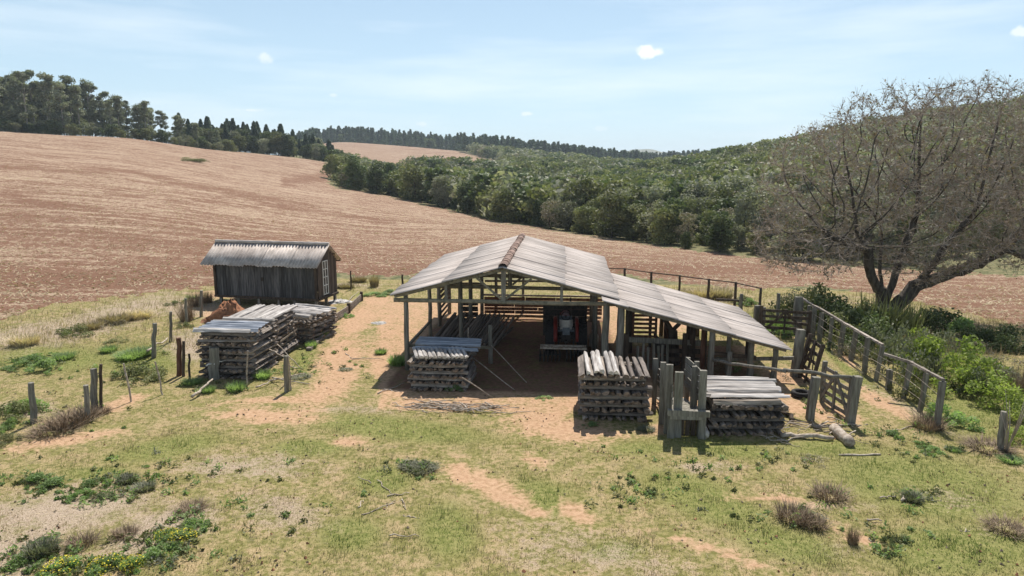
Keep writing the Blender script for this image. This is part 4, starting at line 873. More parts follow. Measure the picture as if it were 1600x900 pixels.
mb = MB(); mb.lathe([(.20, -.07), (.26, -.10), (.33, -.08), (.35, 0), (.33, .08), (.26, .10), (.20, .07)], 28, (0, 0, 0), 'Z', closed=True)
o = mb.build('old_tyre', M['tyre'], None, True); o.location = gp(1252, 615, .1); tag(o, 'old black tyre lying flat in the corral behind the stout post', 'tyre')
# plank edging along the track beside the barn
ed = empty('plank_edging', gp(520, 500), 0, 'low weathered plank edging between the dirt track and the barn', 'edging'); eo = Vector(ed.location); EP = [gp(475, 527), gp(521, 506), gp(545, 489), gp(565, 470)]
for a, b in zip(EP[:-1], EP[1:]):
    for k in range(2): mb = MB(); mb.beam(a + Vector((0, 0, .14 + .2 * k)), b + Vector((0, 0, .14 + .2 * k)), .05, .18, jit=.01, segs=3); fpart('plank', mb, ed, eo, 'log')
for p in EP[1:]: mb = MB(); mb.box((p.x, p.y, .25), (.16, .16, .6), jit=.02); fpart('peg', mb, ed, eo, 'dark')
def lump(name, c, r, n, mat, lab, cat, seed=1, h=.5):
    nu, nv = 28, 12; rr = np.random.default_rng(seed); V = []
    for j in range(nv):
        f = j / (nv - 1)
        for i in range(nu):
            a = i * 2 * math.pi / nu; q = (1 - f) * (1 + .16 * math.sin(3 * a + seed) + .1 * rr.normal()); V.append((c[0] + r * q * math.cos(a), c[1] + r * .8 * q * math.sin(a), c[2] + h * r * (math.sin(f * 1.57) ** 1.3) * (1 + .12 * rr.normal()) - .04))
    I = np.arange(nu * nv).reshape(nv, nu); return tag(link(name, np_mesh(name, V, np.stack([I[:-1], np.roll(I[:-1], -1, 1), np.roll(I[1:], -1, 1), I[1:]], -1).reshape(-1, 4), [M[mat]], smooth=True)), lab, cat)
lump('earth_mound', gp(362, 502), 1.35, 1, 'soil', 'mound of red earth behind the big log stack, under the barn', 'mound', 3, .75)
lump('ash_heap', gp(592, 504), .55, 1, 'stone', 'low grey heap of ash and rubble on the dirt track', 'heap', 5, .14)
lump('rubble_heap', gp(530, 472), .9, 1, 'stone', 'grey rubble dumped behind the plank edging', 'heap', 8, .22)

# ------------------------------------------------------------------ vegetation builders
def leaves(P, Nrm, size, rg, aspect=1.5, spread=.9):
    n = len(P); d = Nrm + rg.normal(0, spread, (n, 3)); d /= np.linalg.norm(d, axis=1, keepdims=True) + 1e-9
    a = np.cross(d, rg.normal(0, 1, (n, 3))); a /= np.linalg.norm(a, axis=1, keepdims=True) + 1e-9; b = np.cross(d, a)
    s = (size * rg.uniform(.6, 1.35, n))[:, None]; L = a * s * aspect * .5; B = b * s * .5
    V = np.stack([P - L, P + B * .9 - L * .1, P + L, P - B * .9 + L * .1], 1).reshape(-1, 3)
    return V, np.arange(4 * n).reshape(-1, 4)
def shell(c, r, n, rg, inner=.6, up=.25):
    d = rg.normal(0, 1, (n, 3)); d[:, 2] += up; d /= np.linalg.norm(d, axis=1, keepdims=True)
    q = rg.uniform(inner, 1.0, n)[:, None] ** .6 * (1 + .10 * rg.normal(0, 1, (n, 1)))
    return np.array(c) + d * np.array(r) * q, d
def broad_crown(seed, n, size, H=7., R0=2.7, base=.03, k=12, flat=.8):
    rg = np.random.default_rng(seed); V = []; T = []; cs = []
    for i in range(k):
        a = rg.uniform(0, 6.28); f = rg.uniform(0, 1); z = H * (base + .12 + (1 - base - .24) * f); rad = R0 * .74 * math.sqrt(max(.05, 1 - (abs(f - .38) / .75) ** 2)) * rg.uniform(.35, 1)
        r = R0 * rg.uniform(.30, .50); cs.append((rad * math.cos(a), rad * math.sin(a), z, r))
    cs.append((0, 0, H * .80, R0 * .45)); cs.append((0, 0, H * .5, R0 * .62)); cs.append((.3, -.3, H * .2, R0 * .55))
    tot = sum(c[3] ** 2 for c in cs)
    for c in cs:
        m = int(n * c[3] ** 2 / tot); P, d = shell(c[:3], (c[3], c[3], c[3] * flat), m, rg); v, _ = leaves(P, d, size, rg); V.append(v); T.append(np.full(m, rg.uniform(-.35, .35)) + rg.uniform(-.3, .3, m))
    V = np.concatenate(V); V[:, 2] = np.maximum(V[:, 2], .05); return V, np.arange(len(V)).reshape(-1, 4), np.concatenate(T)
def pine_crown(seed, n, size, H=11., R0=2.2):
    rg = np.random.default_rng(seed); f = rg.uniform(0, 1, n) ** .8; z = H * (.16 + .84 * f); tier = .72 + .28 * np.abs(np.sin(f * 26 + rg.uniform(0, 3)))
    a = rg.uniform(0, 6.28, n); lob = 1 + .22 * np.sin(a * 3 + f * 9) ; r = R0 * (1 - f) ** .75 * tier * lob * rg.uniform(.35, 1, n) + .12
    P = np.stack([r * np.cos(a), r * np.sin(a), z - r * .12], -1); d = np.stack([np.cos(a), np.sin(a), np.full(n, .5)], -1)
    V, F_ = leaves(P, d, size, rg, 1.9, .6); return V, F_, rg.uniform(-.4, .4, n)
def gum_crown(seed, n, size, H=21.):
    rg = np.random.default_rng(seed); V = []; T = []; k = 22
    for i in range(k):
        f = rg.uniform(0, 1) ** .85; z = H * (.14 + .80 * f); a = rg.uniform(0, 6.28); rad = rg.uniform(.2, 1) * (3.3 - 2.1 * f); r = rg.uniform(.9, 1.9)
        m = n // k; P, d = shell((rad * math.cos(a), rad * math.sin(a), z), (r, r, r * .7), m, rg, .15); v, _ = leaves(P, d, size, rg, 1.7); V.append(v); T.append(np.full(m, rg.uniform(-.35, .35)) + rg.uniform(-.3, .3, m))
    V = np.concatenate(V); return V, np.arange(len(V)).reshape(-1, 4), np.concatenate(T)
def trunk_mesh(seed, H, r, mat, fork=.35, limbs=5, spread=1.6):
    random.seed(seed); mb = MB(); top = Vector((random.uniform(-.3, .3), random.uniform(-.3, .3), H * .82)); fk = Vector((top.x * fork, top.y * fork, H * fork))
    mb.tube([(0, 0, -.4), (0, 0, .1), fk, fk.lerp(top, .5) + Vector((random.uniform(-.2, .2), 0, 0)), top], [r * 1.35, r, r * .8, r * .5, r * .12], 7, jit=.08)
    for i in range(limbs):
        f = random.uniform(.2, .8); s = fk.lerp(top, f); a = random.uniform(0, 6.28); L = spread * random.uniform(.6, 1.1)
        e = s + Vector((math.cos(a) * L, math.sin(a) * L, H * random.uniform(.06, .18))); mb.tube([s, s.lerp(e, .5) + Vector((0, 0, -.1)), e], [r * .4, r * .28, r * .08], 5)
    return mb.mesh('trunk', M[mat], True)
SPEC = {}
def spec(key, crown, trunk, lmat, lo): SPEC[key] = (crown, trunk, lmat, lo)
protos = {}
def mk(key, crownfn, lmat, tm, count, n, size, **k):
    out = []
    for i in range(count):
        V, Fc, T = crownfn(hash_(key) + i * 7, n, size, **k); out.append((np_mesh('crown', V, Fc, [M[lmat]], T), tm[i % len(tm)]))
    protos[key] = out
def hash_(s): return sum(ord(c) * (i + 3) for i, c in enumerate(s))
tb = [trunk_mesh(50 + i, 6.2, .15, 'bark') for i in range(4)]; tg = [trunk_mesh(60 + i, 20, .24, 'barkpale', .5, 7, 2.2) for i in range(4)]; tp = [trunk_mesh(70 + i, 10.5, .17, 'bark', .5, 2, .8) for i in range(2)]
mk('dark', broad_crown, 'leaf_dark', tb, 4, 2600, .30); mk('mid', broad_crown, 'leaf_mid', tb, 4, 2600, .28, R0=3.0); mk('grey', broad_crown, 'leaf_grey', tb, 4, 1900, .25, R0=2.9)
mk('brown', broad_crown, 'leaf_brown', tb, 2, 1300, .22, R0=2.8); mk('pine', pine_crown, 'leaf_pine', tp, 4, 2200, .34); mk('gum', gum_crown, 'leaf_gum', tg, 6, 3600, .36)
KN = {'dark': 'dark green round-crowned tree', 'mid': 'olive green bushy tree', 'grey': 'grey green loose-crowned tree', 'brown': 'half bare brownish tree', 'pine': 'dark conifer', 'gum': 'tall gum tree with a pale trunk'}
NM = {'dark': 'broadleaf_tree', 'mid': 'broadleaf_tree', 'grey': 'broadleaf_tree', 'brown': 'broadleaf_tree', 'pine': 'conifer', 'gum': 'gum_tree'}
def plant(key, x, y, s, rz, label, group, sx=1.0):
    cm, tm = protos[key][random.randrange(len(protos[key]))]
    e = empty(NM[key], (x, y, gzf(x, y) - .1), rz, label, {'gum': 'gum tree', 'pine': 'conifer'}.get(key, 'tree'), group); e.scale = (s * sx, s * sx, s)
    link('trunk', tm, e); link('crown', cm, e); return e
WO = ['', 'twenty', 'thirty', 'forty', 'fifty', 'sixty', 'seventy', 'eighty', 'ninety']; ON = 'one two three four five six seven eight nine'.split()
def nth(n):
    b = 'first second third fourth fifth sixth seventh eighth ninth tenth eleventh twelfth thirteenth fourteenth fifteenth sixteenth seventeenth eighteenth nineteenth'.split()
    if n < 20: return b[n - 1]
    t = ['twent', 'thirt', 'fort', 'fift', 'sixt', 'sevent', 'eight', 'ninet'][min(7, n // 10 - 2)]
    return t + 'ieth' if n % 10 == 0 else t + 'y-' + b[n % 10 - 1]
def infield_(x, y): return y < np.interp(800 + 1083 * x / y, [-600, -100, 0, 130, 290, 400, 512, 530], [215, 224, 227, 237, 262, 292, 303, 330])
random.seed(11)
# gum trees on the crest at the left
k = 0; gl = []
for i in range(1600):
    px = random.uniform(-70, 350); y = random.uniform(232, 286); x = (px - 800) / (F * 1.015) * y; 
    if any((x - a) ** 2 + (y - b) ** 2 < 13 for a, b in gl): continue
    if infield_(x, y - 3): continue
    gl.append((x, y))
    if len(gl) >= 104: break
gl.sort(key=lambda p: -p[0] / p[1])
for gi, (x, y) in enumerate(gl):
    px = float(topix(x, y, gzf(x, y))[0]); s = np.interp(px, [-60, 40, 130, 200, 260, 345], [.88, 1.0, .95, .78, .62, .42]) * random.uniform(.82, 1.1)
    zone = 'over the tallest part of the crest' if px < 150 else 'where the gum row thins out downhill' if px > 260 else 'midway along the crest'
    plant('gum', x, y, float(s), random.uniform(0, 6), f'tall pale-trunked gum on the crest, {nth(gi + 1)} going uphill from the dark conifer stand' if gi < 99 else 'tall pale-trunked gum at the outer end of the crest', 'gum trees on the crest', 1.15)
for i in range(46):   # shrubby skirt below the gums
    px = -20 + i * 8.7; y = np.interp(px, [0, 130, 290, 400], [229, 235, 258, 288]) + random.uniform(-1, 6); x = (px - 800) / (F * 1.015) * y
    plant(random.choice(['grey', 'mid', 'dark']), x, y, random.uniform(.3, .75), random.uniform(0, 6), f'small bushy tree, {nth(i + 1)} along the foot of the gum trees', 'small trees below the gums', 1.3)
cl = []
for i in range(2500):
    px = random.uniform(285, 528); y = random.uniform(292, 350); x = (px - 800) / (F * 1.015) * y
    if any((x - a) ** 2 + (y - b) ** 2 < 10 for a, b in cl): continue
    if infield_(x, y - 3): continue
    cl.append((x, y))
    if len(cl) >= 140: break
cl.sort(key=lambda p: p[0] / p[1])
for ci_, (x, y) in enumerate(cl):
    px = float(topix(x, y, gzf(x, y))[0]); key = 'pine' if random.random() < (.85 if y > 312 else .35) else random.choice(['mid', 'grey', 'dark']); s = random.uniform(.85, 1.4) * (1.0 if key == 'pine' else 1.15) * float(np.interp(px, [285, 420, 530], [1.05, 1.0, .62]))
    plant(key, x, y, s, random.uniform(0, 6), f'{KN[key]} in the dark stand, {nth(ci_ + 1)} going downhill from the gums' if ci_ < 99 else KN[key] + ' at the lower end of the dark stand', 'trees of the dark stand', 1.15)

# valley woodland: the 190 trees that show largest one by one, the far canopy as one mass
cand = []
y = 62.0
while y < 980:
    sp = 3.7 if y < 140 else 4.6 if y < 230 else 6.6 if y < 420 else 10.5
    x = -.30 * y; xm = .84 * y
    while x < xm:
        xx = x + random.uniform(-.42, .42) * sp; yy = y + random.uniform(-.42, .42) * sp; cand.append((xx, yy)); x += sp
    y += sp
C_ = np.array(cand); cz = gz(C_[:, 0], C_[:, 1]); cpx, cpy = topix(C_[:, 0], C_[:, 1], cz)
ok = ~poly_in(cpx, cpy, FIELD) | (C_[:, 1] > 345)
fpx, fpy = topix(C_[:, 0], C_[:, 1] - 1.5, gz(C_[:, 0], C_[:, 1] - 1.5)); ok &= ~(poly_in(fpx, fpy, FIELD) & (C_[:, 1] < 345))
ok &= ~(poly_in(cpx, cpy, FARF) & (C_[:, 1] > 380) & (C_[:, 1] < 790))
ok &= (C_[:, 1] > 345) | (cpx > 516); ok &= (C_[:, 1] > 66) & ((cpx < 1640))
ok &= ~((cpx > 1480) & (C_[:, 1] < 78))
ok &= ~((cpx < 520) & (C_[:, 1] < 520))
C_ = C_[ok]; cpx = cpx[ok]; cpy = cpy[ok]; cz = cz[ok]
# distance behind the woodland's own front edge
def infield(x, y):
    x = np.array([x]); y = np.array([y]); p = topix(x, y, gz(x, y)); lim = np.interp(800 + 1083 * x / y, [-600, -100, 0, 130, 290, 400, 512, 530], [215, 224, 227, 237, 262, 292, 303, 330]); return bool((poly_in(p[0], p[1], FIELD) & (y < lim))[0])
def is_edge(x, y):
    yy = y - 7; p = topix(np.array([x]), np.array([yy]), gz([x], [yy])); return bool(poly_in(p[0], p[1], FIELD)[0])
order = np.argsort(C_[:, 1]); ind = []; far = []
for i in order:
    x, y = C_[i]
    if 0 < cpx[i] < 1620 and y < 330:
        e = is_edge(x, y)
        if e: ind.append((i, True)); continue
        if len(ind) < 10000: ind.append((i, False)); continue
    far.append(i)
edge = [i for i, e in ind if e]; inner = [i for i, e in ind if not e]
inner.sort(key=lambda i: C_[i][1]); NI = max(0, 235 - len(edge)); far += inner[NI:]; inner = inner[:NI]
edge.sort(key=lambda i: -cpx[i])
def kind_at(px, py, y, r):
    if px > 1150 and r < .38: return 'grey' if r < .28 else 'brown'
    return 'dark' if r < .34 else 'mid' if r < .70 else 'grey' if r < .92 else 'brown'
random.seed(21)
for n_, i in enumerate(edge):
    x, y = C_[i]; key = kind_at(cpx[i], cpy[i], y, random.random()); s = random.choice((.45, .7, .85, 1.0, 1.15)) * random.uniform(.85, 1.15) * float(np.interp(y, [70, 100, 200, 320], [.62, .82, 1.15, 1.2]))
    plant(key, x, y, s, random.uniform(0, 6), f'{KN[key]}, {nth(n_ + 1)} along the wood edge from the big bare tree' if n_ < 99 else f'{KN[key]} on the field edge of the valley wood', 'trees along the field edge of the wood', random.uniform(.95, 1.25))
inner.sort(key=lambda i: -cpx[i])
for n_, i in enumerate(inner):
    x, y = C_[i]; key = kind_at(cpx[i], cpy[i], y, random.random()); s = random.choice((.7, .85, 1.0, 1.2, 1.4)) * random.uniform(.85, 1.1) * float(np.interp(y, [70, 100, 200, 320], [.72, .92, 1.1, 1.2]))
    plant(key, x, y, s, random.uniform(0, 6), f'{KN[key]} behind the wood edge, {nth(n_ + 1)} counting from the big bare tree' if n_ < 99 else KN[key] + ' deep in the wood, beyond the edge row, toward the gums', 'trees behind the edge row of the wood', random.uniform(.95, 1.3))
for (px, py, key, s, lab) in ((1008, 292, 'dark', 1.75, 'tall dark tree standing clear above the valley canopy'), (822, 330, 'mid', 1.5, 'large bright olive crown bulging out of the valley wood'), (868, 345, 'mid', 1.25, 'broad pale olive tree beside the bulging olive crown'), (607, 300, 'dark', 1.35, 'dark drooping tree near the upper corner of the ploughed field')):
    p = gt(px, py); plant(key, p.x, p.y, s, 1.0, lab, None, 1.0)
lowp = {}
for key, fn, lm, n, size, kw in (('dark', broad_crown, 'leaf_dark', 420, .58, dict(k=8)), ('mid', broad_crown, 'leaf_mid', 420, .58, dict(k=8, R0=3.)), ('grey', broad_crown, 'leaf_grey', 340, .52, dict(k=8, R0=2.9)), ('brown', broad_crown, 'leaf_brown', 250, .5, dict(k=7)), ('pine', pine_crown, 'leaf_pine', 240, .85, {})):
    lowp[key] = [fn(900 + q * 13 + hash_(key), n, size, **kw) for q in range(3)]
fmats = ['dark', 'mid', 'grey', 'brown', 'pine']; FV, FT, FM = [], [], []
for i in far:
    x, y = C_[i]; px = cpx[i]; r = random.random()
    if px < -60 or px > 1680: continue
    if y > 660 and px < 1010 or (y > 790 and px < 1100): key = 'pine' if r < .93 else 'dark'; s = random.uniform(1.35, 1.75)
    elif px < 640 and y < 480 : key = kind_at(px, 0, y, r); s = random.uniform(.8, 1.1)
    else: key = kind_at(px, 0, y, r); s = random.uniform(.8, 1.3) * (1.15 if y < 300 else 1.35)
    V, Fc, T = lowp[key][random.randrange(3)]; a = random.uniform(0, 6.28); c, sn = math.cos(a) * s, math.sin(a) * s; w = (1.25 if y < 420 else 1.55) if key != 'pine' else 1.25
    FV.append(np.stack([(V[:, 0] * c - V[:, 1] * sn) * w + x, (V[:, 0] * sn + V[:, 1] * c) * w + y, V[:, 2] * s + cz[i] - .3], -1)); FT.append(T * .8 + random.uniform(-.45, .45)); FM.append(np.full(len(Fc), fmats.index(key)))
FV = np.concatenate(FV)
tag(link('forest', np_mesh('forest', FV, np.arange(len(FV)).reshape(-1, 4), [M['leaf_' + k] for k in fmats], np.concatenate(FT), np.concatenate(FM))), 'far woodland canopy covering the valley and the hillside, with a pine stand', 'woodland', kind='stuff')
print('trees', len(gl), len(cl), len(edge), len(inner), 'far', len(far))

M['brush'] = surf('brushwood', (.15, .105, .065), (.31, .235, .16), 3, bump=0)
M['twig'] = surf('grey_twigs', (.27, .215, .17), (.47, .395, .325), 3, bump=0)
# ------------------------------------------------------------------ the big bare tree
def big_tree():
    rg = np.random.default_rng(5); base = gp(1377, 479); base.z = gzf(base.x, base.y) - .15; SCL = 1.07
    bx, by = base.x, base.y
    starts = [[(0, 0, 0), (-.05, 0, 1.0), (-.1, .1, 2.0), (-.2, .2, 3.2), (-.1, .5, 4.6)], [(-.1, 0, 1.2), (-.8, -.2, 2.2), (-1.2, -.4, 3.6), (-2.0, -.6, 4.6)],
              [(.1, .1, .3), (.7, .4, 1.6), (1.1, .6, 3.1), (1.7, .8, 4.6), (2.0, 1.0, 6)], [(.5, 0, .2), (1.6, -.1, 1.6), (2.6, 0, 2.9), (3.3, .2, 4.0), (4.6, .4, 5.4)],
              [(1.6, -.1, 1.6), (3.2, -.3, 2.3), (4.6, -.5, 2.9), (5.6, -.5, 3.6), (7.0, -.6, 3.2), (7.6, -.6, 2.7), (9.5, -.4, 2.9), (11.5, 0, 3.4)], [(5.6, -.5, 3.6), (6.8, -.2, 4.6), (8.4, 0, 4.8), (10, .4, 5.6)],
              [(-1.2, -.4, 3.6), (-2.4, -1.2, 3.9), (-3.8, -1.6, 4.4)]]
    nodes = []; par = []
    def addp(pts):
        prev = None
        if nodes:
            d = np.linalg.norm(np.array(nodes) - np.array(pts[0]), axis=1); prev = int(d.argmin())
        else: nodes.append(pts[0]); par.append(-1); prev = 0
        for a, b in zip(pts[:-1], pts[1:]):
            L = math.dist(a, b); m = max(1, int(L / .3))
            for q in range(1, m + 1):
                t = q / m; nodes.append(tuple(a[j] + (b[j] - a[j]) * t + (rg.normal(0, .03) if q < m else 0) for j in range(3))); par.append(prev); prev = len(nodes) - 1
    for s_ in starts: addp(s_)
    # crown volume: a broad uneven dome made of lobes
    lobes = [(-3.2, 0, 6.9, 3.6, 3.8, 3.5), (-.3, 0, 8.5, 3.8, 4, 3.5), (3.6, .3, 9.0, 3.8, 4, 3.5), (7.2, 0, 8.3, 3.6, 3.8, 3.5), (-4.4, -.6, 4.3, 2.9, 3.2, 2.3), (10.2, .4, 6.2, 3.6, 3.4, 3.4), (1.6, -1.5, 5.4, 4.2, 3.4, 3), (5.6, -1.2, 5.2, 4, 3.3, 2.6), (12.6, .3, 4.6, 2.6, 2.6, 2.2)]
    A = []
    for (cx, cy, cz_, rx, ry, rz) in lobes:
        n = int(44 * (rx * ry * rz) ** .90); d = rg.normal(0, 1, (n, 3)); d /= np.linalg.norm(d, axis=1, keepdims=True); q = rg.uniform(0, 1, n)[:, None] ** (1 / 6.5)
        A.append(np.array([cx, cy, cz_]) + d * q * np.array([rx, ry, rz]))
    A = np.concatenate(A); A = A[(A[:, 2] > 1.9 + .10 * np.abs(A[:, 0])) & (A[:, 2] < 12.6) & ((A[:, 0] - 3) ** 2 / 110 + (A[:, 2] - 5) ** 2 / 62 < 1.06)]
    print('attractors', len(A))
    if len(A) > 7500: A = A[rg.permutation(len(A))[:7500]]
    step, kill, infl = .36, .48, 5.0
    Nn = np.array(nodes, float); near = np.full(len(A), -1); nd = np.full(len(A), 1e9)
    for i in range(0, len(Nn), 400):
        D = np.linalg.norm(A[:, None] - Nn[None, i:i + 400], axis=2); j = D.argmin(1); dm = D[np.arange(len(A)), j]; b = dm < nd; nd[b] = dm[b]; near[b] = j[b] + i
    alive = np.ones(len(A), bool); NL = list(map(tuple, Nn)); kids = {}
    for it in range(260):
        act = alive & (nd < (infl if it > 12 else 6))
        if not act.any(): break
        ids = near[act]; arr = np.array(NL); dv = A[act] - arr[ids]; dv /= np.linalg.norm(dv, axis=1, keepdims=True) + 1e-9
        u, inv = np.unique(ids, return_inverse=True); S_ = np.zeros((len(u), 3)); np.add.at(S_, inv, dv); S_ += rg.normal(0, .22, S_.shape) ; S_ /= np.linalg.norm(S_, axis=1, keepdims=True) + 1e-9
        new = arr[u] + S_ * step; sel = np.array([kids.get(int(a), 0) < 3 for a in u]); new = new[sel]; pu = u[sel]
        if not len(new): break
        st = len(NL)
        for a, p in zip(pu, new): kids[int(a)] = kids.get(int(a), 0) + 1; NL.append(tuple(p)); par.append(int(a))
        D = np.linalg.norm(A[:, None] - new[None], axis=2) if len(new) * len(A) < 6e6 else None
        if D is None:
            for c0 in range(0, len(new), 500):
                D = np.linalg.norm(A[:, None] - new[None, c0:c0 + 500], axis=2); j = D.argmin(1); dm = D[np.arange(len(A)), j]; b = dm < nd; nd[b] = dm[b]; near[b] = j[b] + st + c0
        else: j = D.argmin(1); dm = D[np.arange(len(A)), j]; b = dm < nd; nd[b] = dm[b]; near[b] = j[b] + st
        alive &= nd > kill
        if len(NL) > 24000: break
    P = np.array(NL); par_ = np.array(par); n = len(P); area = np.zeros(n); cnt = np.zeros(n, int)
    for i in range(n):
        if par_[i] >= 0: cnt[par_[i]] += 1
    E_ = 2.15
    for i in range(n - 1, -1, -1):
        if cnt[i] == 0: area[i] = .0135 ** E_
    order = range(n - 1, -1, -1)
    for i in order:
        if par_[i] >= 0: area[par_[i]] += area[i]
    rad = area ** (1 / E_) * .92; rad = np.minimum(rad * (1 + .55 * np.clip((rad - .05) / .15, 0, 1)), .52)
    def tubes(idx, ns):
        if not len(idx): return None
        a = P[par_[idx]]; b = P[idx]; d = b - a; d /= np.linalg.norm(d, axis=1, keepdims=True) + 1e-9; ref = np.where(np.abs(d[:, 2:3]) < .9, [[0, 0, 1.]], [[1., 0, 0]]); x = np.cross(d, ref); x /= np.linalg.norm(x, axis=1, keepdims=True); yv = np.cross(d, x)
        ra = np.minimum(rad[par_[idx]], rad[idx] * 1.5); rb_ = rad[idx]; ang_ = np.arange(ns) * 2 * np.pi / ns
        ring = x[:, None] * np.cos(ang_)[None, :, None] + yv[:, None] * np.sin(ang_)[None, :, None]
        V = np.concatenate([a[:, None] - d[:, None] * (ra * .35)[:, None, None] + ring * ra[:, None, None], b[:, None] + d[:, None] * (rb_ * .35)[:, None, None] + ring * rb_[:, None, None]], 1).reshape(-1, 3)
        j = np.arange(ns); q = np.stack([j, (j + 1) % ns, ns + (j + 1) % ns, ns + j], -1); return V, (np.arange(len(idx))[:, None, None] * 2 * ns + q[None]).reshape(-1, 4)
    allid = np.nonzero(par_ >= 0)[0]; big = allid[rad[allid] > .024]; small = allid[rad[allid] <= .024]
    root = empty('bare_tree', (bx, by, base.z), .0, 'huge spreading tree, nearly leafless and grey brown, beyond the long fence', 'tree')
    root.scale = (SCL, SCL, SCL); V, Fc = tubes(big, 7); link('trunk', np_mesh('trunk', V, Fc, [M['bark']], smooth=True), root)
    V, Fc = tubes(small, 4)
    # fine twigs and withered leaves
    tips = small; m = len(tips); rep = 10; T0 = np.repeat(P[tips], rep, 0); dirn = np.repeat(P[tips] - P[par_[tips]], rep, 0); dirn /= np.linalg.norm(dirn, axis=1, keepdims=True) + 1e-9
    dirn = dirn * .8 + rg.normal(0, .55, dirn.shape) + np.array([0, 0, .12]); dirn /= np.linalg.norm(dirn, axis=1, keepdims=True); L = rg.uniform(.2, .75, len(T0))[:, None]; T1 = T0 + dirn * L
    sd = np.cross(dirn, rg.normal(0, 1, dirn.shape)); sd /= np.linalg.norm(sd, axis=1, keepdims=True) + 1e-9; w = .0095
    tv = np.stack([T0 - sd * w, T0 + sd * w, T1 + sd * w * .4, T1 - sd * w * .4], 1).reshape(-1, 3)
    V2 = np.concatenate([V, tv]); F2 = np.concatenate([Fc, np.arange(len(tv)).reshape(-1, 4) + len(V)])
    tw = link('branches', np_mesh('branches', V2, F2, [M['twig']]), root)
    sel = rg.random(len(T1)) < .42; LP_ = (T0 + (T1 - T0) * rg.uniform(.3, 1, (len(T0), 1)))[sel] + rg.normal(0, .05, (sel.sum(), 3)); V3, F3 = leaves(LP_, rg.normal(0, 1, LP_.shape), .085, rg, 1.6)
    lw = wob(LP_[:, 0], LP_[:, 2], .5, 2); link('crown', np_mesh('crown', V3, F3, [M['leaf_bare'], M['leaf_mid']], rg.uniform(-.5, .5, len(F3)), ((rg.random(len(F3)) + .25 * lw) > .95).astype(int)), root)
    print('big tree', n, len(V2), len(V3))
big_tree()

# ------------------------------------------------------------------ bushes and weeds
def bush_mesh(seed, kind, n, size, k=14):
    rg = np.random.default_rng(seed); V = []; T = []; mi = []
    if kind == 'mound':
        for i in range(k):
            a = rg.uniform(0, 6.28); q = math.sqrt(rg.uniform(0, 1)) * .85; r = rg.uniform(.13, .40) * (1.15 - .5 * q); m = int(n * (r / .27) ** 2 / k)
            P, d = shell((q * math.cos(a), q * math.sin(a), .08 + .85 * rg.uniform(.2, 1) * (1 - q)), (r, r, r * .9), m, rg, .25); v, _ = leaves(P, d, size, rg, 1.7); V.append(v); T.append(np.full(m, rg.uniform(-.3, .3)) + rg.uniform(-.3, .3, m))
    else:            # blades or stems fanning out
        m = n; a = rg.uniform(0, 6.28, m); q = np.sqrt(rg.uniform(0, 1, m)) * .55; b0_ = np.stack([q * np.cos(a), q * np.sin(a), np.zeros(m)], -1); lean = rg.uniform(.1, .75, m) if kind != 'twig' else rg.uniform(.1, 1.0, m)
        a2 = a + rg.normal(0, .9, m); L = rg.uniform(.45, 1.0, m); tipv = b0_ + np.stack([np.cos(a2) * lean * L, np.sin(a2) * lean * L, L * (1 - .35 * lean)], -1); sd = np.stack([-np.sin(a2), np.cos(a2), rg.normal(0, .3, m)], -1) * size * .5
        midp = (b0_ + tipv) / 2 + np.array([0, 0, .10]) * (0 if kind == 'twig' else 1)
        V.append(np.stack([b0_ - sd, b0_ + sd, midp + sd * .8, midp - sd * .8], 1).reshape(-1, 3)); V.append(np.stack([midp - sd * .8, midp + sd * .8, tipv + sd * .15, tipv - sd * .15], 1).reshape(-1, 3)); t = rg.uniform(-.45, .45, m); T += [t, t]
    V = np.concatenate(V); V[:, 2] = np.maximum(V[:, 2], -.02); return V, np.arange(len(V)).reshape(-1, 4), np.concatenate(T)
BM = {}
for key, kind, n, size, mat in (('green', 'mound', 1500, .075, 'leaf_weed'), ('olive', 'mound', 2200, .05, 'leaf_mid'), ('bright', 'mound', 3000, .045, 'leaf_bright'), ('darkb', 'mound', 2600, .05, 'leaf_dark'), ('greyb', 'mound', 2000, .042, 'leaf_grey'),
                                ('brownb', 'mound', 1300, .04, 'leaf_brown'), ('twig', 'twig', 420, .022, 'brush'), ('tuft', 'blade', 420, .05, 'leaf_weed'), ('straw', 'blade', 520, .04, 'straw'), ('cane', 'blade', 700, .035, 'leaf_dark'), ('canebright', 'blade', 200, .035, 'leaf_mid'), ('dull', 'blade', 520, .045, 'leaf_grey')):
    BM[key] = [np_mesh(key, *(lambda r: (r[0], r[1], [M[mat]], r[2]))(bush_mesh(hash_(key) + i, kind, n, size))) for i in range(3)]
fm = []
for i in range(2):
    V, Fc, T = bush_mesh(800 + i, 'mound', 1300, .09); rg = np.random.default_rng(i); P = rg.normal(0, 1, (420, 3)); P /= np.linalg.norm(P, axis=1, keepdims=True); P = P * [.8, .8, .72] + [0, 0, .22]; P = P[P[:, 2] > .2]; v, f = leaves(P, P, .075, rg, 1.0)
    fm.append(np_mesh('flowering_weed', np.concatenate([V, v]), np.arange(len(V) + len(v)).reshape(-1, 4), [M['leaf_weed'], M['flower']], np.concatenate([T, np.zeros(len(f))]), np.concatenate([np.zeros(len(Fc)), np.ones(len(f))])))
BM['flower'] = fm
